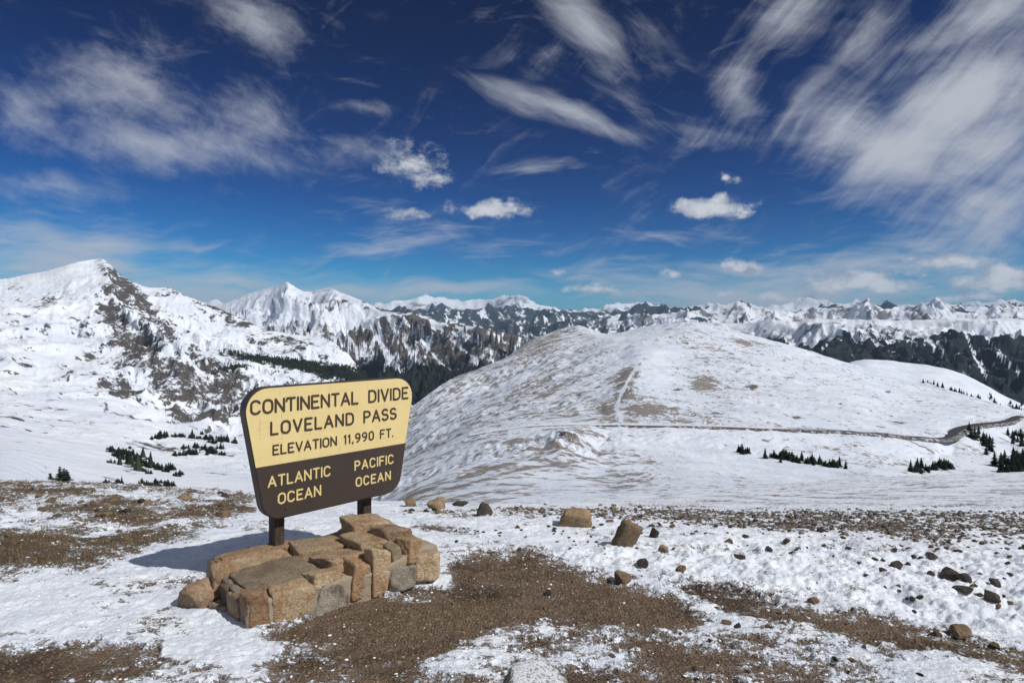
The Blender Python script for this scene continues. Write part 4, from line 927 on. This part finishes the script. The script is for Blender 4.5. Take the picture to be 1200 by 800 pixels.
for i, a in enumerate((
    (675, 617, 44, 22, M_rt, 'long tan boulder lying on snow beyond the brown path', 0, 8, .7, .2), (737, 640, 38, 36, M_rb, 'upright leaning brown boulder, largest standing rock beyond the path', 20, 22, .7, .25),
    (511, 597, 24, 15, M_rb, 'rounded brown rock on the snow edge just right of the sign', 10, 0, .9, None), (568, 603, 20, 14, M_rd, 'dark angular rock on the snow edge between sign and tan boulder', 0, 10, .9, None),
    (480, 593, 15, 10, M_rb, 'small brown rock at the snow edge closest to the sign', 0, 0, .9, None), (539, 593, 22, 6, M_rd, 'flat dark rock half sunk in the snow edge right of the sign', 0, 0, .9, None),
    (730, 684, 22, 16, M_rb, 'rounded grey-brown rock sitting on upper edge of the brown path', 30, 0, .9, None), (754, 662, 16, 9, M_rd, 'low dark rock on snow just below the leaning boulder', 0, 0, .9, None),
    (779, 647, 14, 10, M_rb, 'small brown rock on snow right of the leaning boulder', 50, 0, .9, None), (767, 630, 12, 14, M_rd, 'pointed dark rock standing behind the leaning boulder', 0, 12, .9, None),
    (1116, 679, 28, 15, M_rd, 'biggest near-black rock on the trampled snow at the right', 0, 0, .9, None), (1134, 681, 17, 10, M_rd, 'dark rock touching the right side of the biggest near-black rock', 40, 0, .9, None),
    (1133, 694, 20, 7, M_rd, 'flat dark slab in front of the biggest near-black rock', 12, 0, .9, None), (1165, 703, 24, 11, M_rd, 'broad dark rock on snow near the right edge of the picture', 0, 6, .9, None),
    (1168, 687, 14, 11, M_rd, 'small dark block behind the broad dark rock near right edge', 0, 0, .9, None), (1130, 747, 26, 16, M_rb, 'rounded brown rock beside the lower dirt band at right', 0, 0, .9, None),
    (1054, 666, 18, 11, M_rd, 'dark angular rock on snow left of the biggest near-black rock', 0, 0, .9, None), (630, 842, 118, 62, M_rg2, 'large grey boulder dusted with snow at the bottom edge', 10, 0, .9, .32),
    (799, 671, 14, 9, M_rt, 'pale tan pebble-like rock at the upper tip of the path', 0, 0, .9, None), (955, 706, 14, 8, M_rb, 'small brown rock on the upper rim of the right dirt band', 0, 0, .9, None),
    (1095, 655, 14, 9, M_rd, 'dark wedge-shaped rock above the biggest near-black rock', 25, 0, .9, None), (868, 655, 14, 6, M_rd, 'thin dark slab on trampled snow right of the tan pebble-like rock', 0, 0, .9, None))):
    boulder(*a[:6], 700+i*13, rotz=a[6], tilt=a[7], depth=a[8], box=a[9], n=4 if a[2] > 28 else 3)
# scattered stones of the rocky strip
rr = random.Random(11)
variants = {}
def vmesh(matk, mat, j):
    if (matk, j) not in variants:
        V, Fc = rock_verts(900+j*17+ord(matk), 2, planes=10, rough=.12); V = V*np.array((1, .85, .62)); variants[(matk, j)] = from_np('stone', V, Fc, mat)
    return variants[(matk, j)]
def third(x, xs, words):
    xs = sorted(xs); n_ = len(xs); return words[0] if x <= xs[n_//3] else words[1] if x <= xs[2*n_//3] else words[2]
HUE = {'d': 'near-black', 'b': 'brown', 't': 'tan', 'k': 'dark brown'}
def scatter(n, region, size, mats, label, group, name='stone'):
    c = 0; made = []
    while c < n:
        u, v = region()
        p = g_at(u, v); w = size()*p.y/F
        mk, mat = rr.choice(mats); o = bpy.data.objects.new(name, vmesh(mk, mat, rr.randrange(7))); COL.objects.link(o)
        o.location = (p.x, p.y, p.z+w*.04); o.scale = (w*.55, w*.55*rr.uniform(.7, 1.1), w*.55*rr.uniform(.7, 1.2)); o.rotation_euler = (rr.uniform(-.3, .3), rr.uniform(-.3, .3), rr.uniform(0, 6.28))
        made.append((o, u, v, mk)); c += 1
    us_ = [m_[1] for m_ in made]; vs_ = [m_[2] for m_ in made]; lo_, hi_ = min(us_), max(us_)
    for o, u, v, mk in made:
        if u in (lo_, hi_):
            tag(o, '%s stone, %s of all on %s' % (HUE[mk], 'leftmost' if u == lo_ else 'rightmost', label), 'rock', group); continue
        tag(o, '%s stone, %s row at the %s of %s' % (HUE[mk], third(v, vs_, ('far', 'middle', 'near')), third(u, us_, ('left', 'centre', 'right')), label), 'rock', group)
DK = [('d', M_rd)]*2+[('b', M_rb)]+[('k', M_drk)]*2; BR = [('b', M_rb)]*2+[('t', M_rt), ('d', M_rd)]
def strip():
    u = rr.uniform(690, 1215); c = 603+(u-690)*.035; return u, c+abs(rr.gauss(0, 1))*(9+(u-690)*.035)
scatter(110, strip, lambda: rr.choice((3, 4, 4, 5, 5, 6, 6, 7, 9)), DK, 'the rocky strip', 'stones of the rocky strip')
scatter(26, lambda: (rr.uniform(1000, 1205), rr.uniform(640, 705)), lambda: rr.choice((5, 6, 7, 9)), DK, 'the snow beside the big dark rocks', 'stones around the biggest near-black rock')
scatter(34, lambda: (rr.uniform(530, 720), rr.uniform(616, 650)), lambda: rr.choice((3, 4, 5, 6)), DK, 'the snow between path and long boulder', 'stones on the open snow')
scatter(40, lambda: (rr.uniform(470, 720), rr.gauss(598, 3)), lambda: rr.choice((3, 4, 5, 6, 8)), BR, 'the far snow edge', 'stones along the snow edge')
scatter(46, lambda: (lambda u: (u, rr.uniform(568+u*.03, 646-u*.16)))(rr.uniform(-10, 285)), lambda: rr.choice((5, 7, 9, 12, 15)), BR, 'the tundra patches', 'stones among the tundra')
scatter(24, lambda: (rr.uniform(560, 1200), rr.uniform(690, 795)), lambda: rr.choice((6, 7, 9, 11)), BR, 'the bare dirt path', 'stones on the dirt')

# loose pebbles, snow crumbs and dry grass: nobody could count them
def scatter_mesh(name, P, S, base, mat, squash=.65, seed=5):
    r = np.random.default_rng(seed); Vb, Fb = base; n = len(P)
    ang = r.random(n)*6.283; ca, sa = np.cos(ang), np.sin(ang); sx = S*(.7+.6*r.random(n)); sy = S*(.7+.6*r.random(n)); sz = S*squash*(.6+.8*r.random(n))
    j = 1+.35*(r.random((n, len(Vb)))-.5)
    vx = Vb[None, :, 0]*j*sx[:, None]; vy = Vb[None, :, 1]*j*sy[:, None]; vz = Vb[None, :, 2]*j*sz[:, None]
    Vv = np.stack([vx*ca[:, None]-vy*sa[:, None]+P[:, 0, None], vx*sa[:, None]+vy*ca[:, None]+P[:, 1, None], vz+P[:, 2, None]], -1).reshape(-1, 3)
    T3 = (Fb[None]+(np.arange(n)*len(Vb))[:, None, None]).reshape(-1, 3)
    o = new_obj(name, big_tri_mesh(name, Vv, T3, mat)); o['kind'] = 'stuff'; return o
def pick(weight, n, seed, dmax=16):
    r = np.random.default_rng(seed); vis = (A.v0 < 860) & (A.Y < dmax) & (ua > -40) & (ua < 1240)
    cell = A.Y**2*(np.gradient(np.log(A.Y), axis=0))                       # ground area of a grid cell
    wgt = np.where(vis, np.maximum(weight, 0)*cell**.55, 0).ravel(); idx = r.choice(wgt.size, n, p=wgt/wgt.sum())
    jx = (r.random(n)-.5)*1.9/F*A.Y.ravel()[idx]; jy = (r.random(n)-.5)*.01*A.Y.ravel()[idx]
    return np.stack([A.X.ravel()[idx]+jx, A.Y.ravel()[idx]+jy, A.Z.ravel()[idx]], -1), A.Y.ravel()[idx], r
k = NB('pebble_mix'); g = k.nt.nodes.new('ShaderNodeNewGeometry')
M_peb = k.finish(k.mix(g.outputs['Random Per Island'], (.085, .06, .04), (.27, .20, .14)), .9)
k = NB('rubble_mix'); g = k.nt.nodes.new('ShaderNodeNewGeometry')
M_rub = k.finish(k.mix(g.outputs['Random Per Island'], (.045, .036, .03), (.20, .165, .135)), .9)
k = NB('snow_crumb'); M_crumb = k.finish(k.mix(k.noise(20), (.76, .79, .84), (.86, .88, .91)), .6)
P, Dp, r = pick(bare*(1-tundra), 9000, 61); g_ = scatter_mesh('gravel', P, (.004+.012*r.random(len(P))**3)*np.sqrt(Dp/5), ico(1), M_peb); tag(g_, 'brown loose gravel spread over the bare dirt', 'gravel')
P, Dp, r = pick(np.clip(gravel, 0, 1)*np.clip(val+.5, .05, 1)*sstep(596, 602, va), 9000, 62, 16); g_ = scatter_mesh('gravel', P, (.010+.036*r.random(len(P))**3)*np.sqrt(Dp/9), ico(1), M_rub, seed=6); tag(g_, 'grey-brown rubble thickly strewn along the rocky strip', 'gravel')
P, Dp, r = pick(np.exp(-(val/.25)**2)*(1-gravel*.8)+.06*bare, 4200, 63); g_ = scatter_mesh('snow_crumbs', P, (.004+.012*r.random(len(P))**2)*np.sqrt(Dp/5), ico(1), M_crumb, .5, 7); tag(g_, 'loose crumbs of frozen snow along the dirt edges', 'snow')
# dry grass blades
P, Dp, r = pick(bare*(tundra*1.0+.012)+tundra*.10, 2600, 64, 18)
nb_ = 6; n = len(P); ang = r.random((n, nb_))*6.283; ln_ = (.015+.035*r.random((n, nb_))); lean = .5+.7*r.random((n, nb_)); wd = .004*np.sqrt(Dp/6)[:, None]
bx = P[:, 0, None]+(r.random((n, nb_))-.5)*.06; by = P[:, 1, None]+(r.random((n, nb_))-.5)*.06; bz = P[:, 2, None]-.01+bx*0
v0 = np.stack([bx-np.sin(ang)*wd, by+np.cos(ang)*wd, bz], -1); v1 = np.stack([bx+np.sin(ang)*wd, by-np.cos(ang)*wd, bz], -1)
v2_ = np.stack([bx+np.cos(ang)*ln_*lean, by+np.sin(ang)*ln_*lean, bz+ln_], -1)
Vg = np.stack([v0, v1, v2_], 2).reshape(-1, 3)
k = NB('dry_grass_blades'); g = k.nt.nodes.new('ShaderNodeNewGeometry'); M_dg = k.finish(k.mix(g.outputs['Random Per Island'], (.11, .08, .05), (.30, .22, .13)), .85)
g_ = new_obj('dry_grass', big_tri_mesh('dry_grass', Vg, np.arange(len(Vg)).reshape(-1, 3), M_dg)); tag(g_, 'short dry tundra grass tufts left of the sign', 'grass', kind='stuff')

# ------------------------------------------------------------------ the pass road
ri = int(np.argmin(np.abs(B.t[:, 0]-4.0)))
sel = (usb > 548) & (usb < 1199)
RX, RY, RZ = B.X[ri][sel], B.Y[ri][sel], B.Z[ri][sel]
def mav(a, n):
    p = np.pad(a, n, mode='edge'); return np.convolve(p, np.ones(2*n+1)/(2*n+1), 'valid')
RX, RY, RZ = mav(RX, 3), mav(RY, 3), mav(RZ, 9)+.7
tx, ty = np.gradient(RX), np.gradient(RY); tl_ = np.hypot(tx, ty); tx /= tl_; ty /= tl_
nx, ny = -ty, tx
prof = [(-8.5, -2.0), (-5.0, .1), (-4.4, .0), (4.4, .02), (5.2, .35), (8, -1.2)]
Vr = []; 
for d, z in prof: Vr.append(np.stack([RX+nx*d, RY+ny*d, RZ+z], -1))
Vr = np.array(Vr); m = Vr.shape[1]
def strip_mesh(name, a, b, mat):
    Vv = Vr[a:b+1].reshape(-1, 3); q = []
    for i in range(b-a):
        for j in range(m-1): q.append((i*m+j, i*m+j+1, (i+1)*m+j+1, (i+1)*m+j))
    return from_np(name, Vv, q, mat, True)
k = NB('asphalt_with_snow'); n1 = k.noise(.05, 6, .6); n2 = k.noise(.6, 5, .65); sx = k.nt.nodes.new('ShaderNodeSeparateXYZ'); k.nt.links.new(k.tc.outputs['Object'], sx.inputs[0])
M_as = k.finish(k.mix(k.ramp(k.math('ADD', k.math('ADD', k.math('MULTIPLY', n1, .5), k.math('MULTIPLY', n2, .3)), k.ramp(sx.outputs[0], 120, 330, .32, 0.0, False)), .46, .60), (.04, .04, .044), (.62, .65, .71)), .85)
k = NB('road_bank'); n2 = k.noise(.25, 6, .7)
M_bk = k.finish(k.mix(k.ramp(n2, .36, .54), (.12, .10, .085), (.62, .66, .73)), .9)
k = NB('road_edge_stones'); n2 = k.noise(.3, 6, .7)
M_bk2 = k.finish(k.mix(k.ramp(n2, .50, .64), (.085, .075, .068), (.55, .58, .64)), .9)
rd = new_obj('road', strip_mesh('road', 2, 3, M_as)); rd['kind'] = 'structure'
rb = new_obj('road_bank', strip_mesh('road_bank', 0, 2, M_bk2), None, rd); rb2 = new_obj('road_bank', strip_mesh('road_bank', 3, 5, M_bk), None, rd)

# ------------------------------------------------------------------ conifers
k = NB('conifer_needles'); g = k.nt.nodes.new('ShaderNodeNewGeometry'); oi = k.nt.nodes.new('ShaderNodeObjectInfo')
M_ndl = k.finish(k.mix(k.math('MULTIPLY', g.outputs['Random Per Island'], oi.outputs['Random']), (.010, .016, .012), (.045, .058, .034)), .9, None, .1)
k = NB('conifer_bark'); M_brk = k.finish(k.mix(k.noise(8), (.04, .03, .024), (.08, .062, .05)), .95)
def conifer_meshes(seed):
    r = random.Random(seed); V = []; Fc = []
    tiers = 11
    for t in range(tiers):
        z = .06+.90*t/tiers; rad = (.24*(1-t/tiers)**.85+.02)*r.uniform(.8, 1.15); nbr = 8 if t < 7 else 6; a0 = r.random()*6
        for b in range(nbr):
            a = a0+b*6.283/nbr+r.uniform(-.25, .25); l = rad*r.uniform(.65, 1.25); dr = .05*r.uniform(.2, 1.2)
            c, s = math.cos(a), math.sin(a); wv = l*.42; i = len(V)
            V += [(0, 0, z+.07), (c*l*.55-s*wv, s*l*.55+c*wv, z+.012), (c*l, s*l, z-dr), (c*l*.55+s*wv, s*l*.55-c*wv, z+.012), (c*l*.5, s*l*.5, z-.03)]
            Fc += [(i, i+1, i+2), (i, i+2, i+3), (i+1, i+4, i+2), (i+4, i+3, i+2)]
    i = len(V); V += [(math.cos(q*1.047)*.03, math.sin(q*1.047)*.03, .88) for q in range(6)]+[(0, 0, 1.03)]
    Fc += [(i+q, i+(q+1) % 6, i+6) for q in range(6)]
    cr_ = from_np('crown', V, Fc, M_ndl)
    V = []; Fc = []
    for j, (z, rad) in enumerate(((-.06, .03), (.4, .018), (.95, .004))):
        V += [(math.cos(q*1.047)*rad, math.sin(q*1.047)*rad, z) for q in range(6)]
    for j in range(2): Fc += [(j*6+q, j*6+(q+1) % 6, j*6+6+(q+1) % 6, j*6+6+q) for q in range(6)]
    return cr_, from_np('trunk', V, Fc, M_brk)
CON = [conifer_meshes(50+i) for i in range(5)]
def bush_meshes(seed):
    r = random.Random(seed); V = []; Fc = []
    for j in range(9):
        a_ = r.random()*6.28; d_ = r.random()**.6*.62; hh = r.uniform(.35, .8) if j else 1.0; ww = hh*r.uniform(1.0, 1.5); x0, y0 = (math.cos(a_)*d_, math.sin(a_)*d_) if j else (0, 0)
        lean_ = r.uniform(-.12, .12)
        for t in range(7):
            z = hh*(.02+.92*t/7); rad = (.30*(1-t/7)**.8+.03)*ww*r.uniform(.75, 1.2); a0 = r.random()*6
            for b in range(7):
                a = a0+b*.8976+r.uniform(-.3, .3); l = rad*r.uniform(.6, 1.3); c, s_ = math.cos(a), math.sin(a); wv = l*.5; i = len(V); xo = x0+lean_*z
                V += [(xo, y0, z+.10*hh), (xo+c*l*.55-s_*wv, y0+s_*l*.55+c*wv, z), (xo+c*l, y0+s_*l, z-.04*r.random()), (xo+c*l*.55+s_*wv, y0+s_*l*.55-c*wv, z)]
                Fc += [(i, i+1, i+2), (i, i+2, i+3)]
    cr_ = from_np('crown', V, Fc, M_ndl); V = []; Fc = []
    for z, rad in ((-.1, .05), (.5, .02)): V += [(math.cos(q*1.047)*rad, math.sin(q*1.047)*rad, z) for q in range(6)]
    Fc = [(q, (q+1) % 6, 6+(q+1) % 6, 6+q) for q in range(6)]
    return cr_, from_np('trunk', V, Fc, M_brk)
BUSH = [bush_meshes(80+i) for i in range(5)]
def conifer(T, u, v, hpx, label, group=None, fat=1.0, bush=False):
    p = on_terrain(T, u, v); h = hpx*p.y/F
    o = thing('conifer', label, 'tree', p, group); o.scale = (h*fat, h*fat, h); o.rotation_euler = (0, 0, rr.uniform(0, 6.28))
    c, t = rr.choice(BUSH if bush else CON)
    for nm, me in (('crown', c), ('trunk', t)): new_obj(nm, me, None, o)
    return o
conifer(C, 70, 563, 19, 'lone bushy conifer on the snow beyond the left ground edge', fat=1.1, bush=True)
def row(T, pts, n, sv, hr, label, group, fat=1.1, bush=.25):
    P = np.array(pts, float); L_ = np.concatenate([[0], np.cumsum(np.hypot(*np.diff(P, axis=0).T))])
    made = []
    for _ in range(n):
        q = rr.random()*L_[-1]; u_ = np.interp(q, L_, P[:, 0])+rr.gauss(0, 1.5); h_ = rr.uniform(*hr); bu = rr.random() < bush
        made.append((conifer(T, u_, np.interp(q, L_, P[:, 1])+rr.gauss(0, sv), h_, label, group, fat*rr.uniform(.85, 1.3), bu), u_, h_, bu))
    us_ = [m_[1] for m_ in made]; hm = [m_[2] for m_ in made]; mid = sorted(hm)[len(hm)//2]
    for o, u_, h_, bu in made:
        o['label'] = '%s%s %s, %s of %s' % ('tallest ' if h_ == max(hm) else 'tall ' if h_ > mid else 'short ', 'spreading' if bu else 'upright', 'dark conifer',
                                          'leftmost' if u_ == min(us_) else 'rightmost' if u_ == max(us_) else third(u_, us_, ('left part', 'middle', 'right part')), label)
row(C, [(120, 570), (140, 568), (160, 570), (185, 570), (212, 573)], 20, 2.2, (5, 11), 'the row just beyond the ground edge', 'conifers beyond the ground edge', bush=.85)
row(C, [(126, 530), (145, 532), (160, 540), (176, 548)], 50, 4.5, (4, 8), 'the thicket in the snowy bowl', 'conifers in the bowl thicket', bush=.85)
row(C, [(176, 548), (200, 553), (214, 558)], 9, 2, (6, 10), 'the tail trailing from the thicket', 'conifers trailing from the thicket', bush=.85)
row(C, [(172, 514), (205, 510), (240, 513), (284, 520)], 26, 2.2, (5, 9), 'the thin row high across the bowl', 'conifers in the thin row across the bowl', bush=.85)
row(C, [(200, 533), (230, 528), (262, 530)], 14, 2.5, (5, 9), 'the scatter between thicket and sign', 'conifers scattered across the bowl', bush=.85)
row(B, [(862, 530), (880, 532), (900, 534), (918, 539), (945, 541), (975, 546), (994, 549)], 28, 1.6, (6, 13), 'the slanting row below the road', 'conifers in the row below the road')
row(B, [(1066, 552), (1085, 551), (1105, 549), (1112, 546)], 18, 2.5, (7, 14), 'the small clump behind the shoulder', 'conifers in the clump behind the shoulder')
row(B, [(1136, 506), (1146, 512), (1158, 520), (1162, 528), (1156, 532)], 18, 2.5, (7, 13), 'the group just below the road bend', 'conifers below the road bend')
row(B, [(1176, 508), (1190, 512), (1202, 516), (1182, 520)], 12, 3, (6, 11), 'the group beneath the upper road', 'conifers beneath the upper road')
row(B, [(1165, 545), (1180, 542), (1200, 542), (1216, 540), (1200, 552), (1170, 553)], 46, 4, (9, 17), 'the dense stand at right edge', 'conifers in the dense right stand')
# far-off woods that read as one mass
def wood(name, T, weight, n, h, label, seed):
    r = np.random.default_rng(seed); uT, vT = project(T); cell = T.Y**1.2
    wgt = np.where((uT > -30) & (uT < 1240), np.maximum(weight, 0)*cell, 0).ravel(); idx = r.choice(wgt.size, n, p=wgt/wgt.sum())
    P = np.stack([T.X.ravel()[idx]+r.normal(size=n)*3, T.Y.ravel()[idx]+r.normal(size=n)*5, T.Z.ravel()[idx]-.5], -1)
    H_ = h*(.6+.8*r.random(n)); Rr = H_*(.2+.1*r.random(n)); a = np.arange(5)*1.2566
    ring = np.stack([P[:, None, 0]+np.cos(a)*Rr[:, None], P[:, None, 1]+np.sin(a)*Rr[:, None], np.repeat(P[:, None, 2], 5, 1)], -1)
    tip = P.copy(); tip[:, 2] += H_
    Vv = np.concatenate([ring, tip[:, None]], 1).reshape(-1, 3)
    fb = np.array([(i, (i+1) % 5, 5) for i in range(5)]); T3 = (fb[None]+(np.arange(n)*6)[:, None, None]).reshape(-1, 3)
    o = new_obj(name, big_tri_mesh(name, Vv, T3, M_ndl)); tag(o, label, 'forest', kind='stuff')
wood('distant_forest', C, (C.attr['forest'] > .45)*1.0+(C.attr['forest'] > .3)*.25, 2600, 9, 'dark forest band at the foot of the left mountain behind the sign', 71)
wood('distant_forest', B2, (B2.attr['forest'] > .45)*1.0+(B2.attr['forest'] > .2)*.3, 1800, 11, 'dark forest below the low spur at the right', 72)

# ------------------------------------------------------------------ haze
TOP = max(T_.Z.max() for T_ in (H, G, Fm, E, Dm, C, B)) + 10
bm = bmesh.new(); bmesh.ops.create_cube(bm, size=1)
for v in bm.verts: v.co = Vector((v.co.x*90400, 30000+v.co.y*90400, (-2610 if v.co.z < 0 else TOP)))
me = bpy.data.meshes.new('haze'); bm.to_mesh(me); bm.free()
hm_ = bpy.data.materials.new('haze_air'); hm_.use_nodes = True; nt = hm_.node_tree; nt.nodes.clear()
o_ = nt.nodes.new('ShaderNodeOutputMaterial'); pv_ = nt.nodes.new('ShaderNodeVolumePrincipled'); nt.links.new(pv_.outputs[0], o_.inputs['Volume'])
pv_.inputs['Color'].default_value = (.50, .71, 1.0, 1); pv_.inputs['Density'].default_value = 2.0e-5; pv_.inputs['Anisotropy'].default_value = 0.0
me.materials.append(hm_); hz = new_obj('haze', me); hz['kind'] = 'stuff'; hz['label'] = 'thin blue air haze over the far ranges'
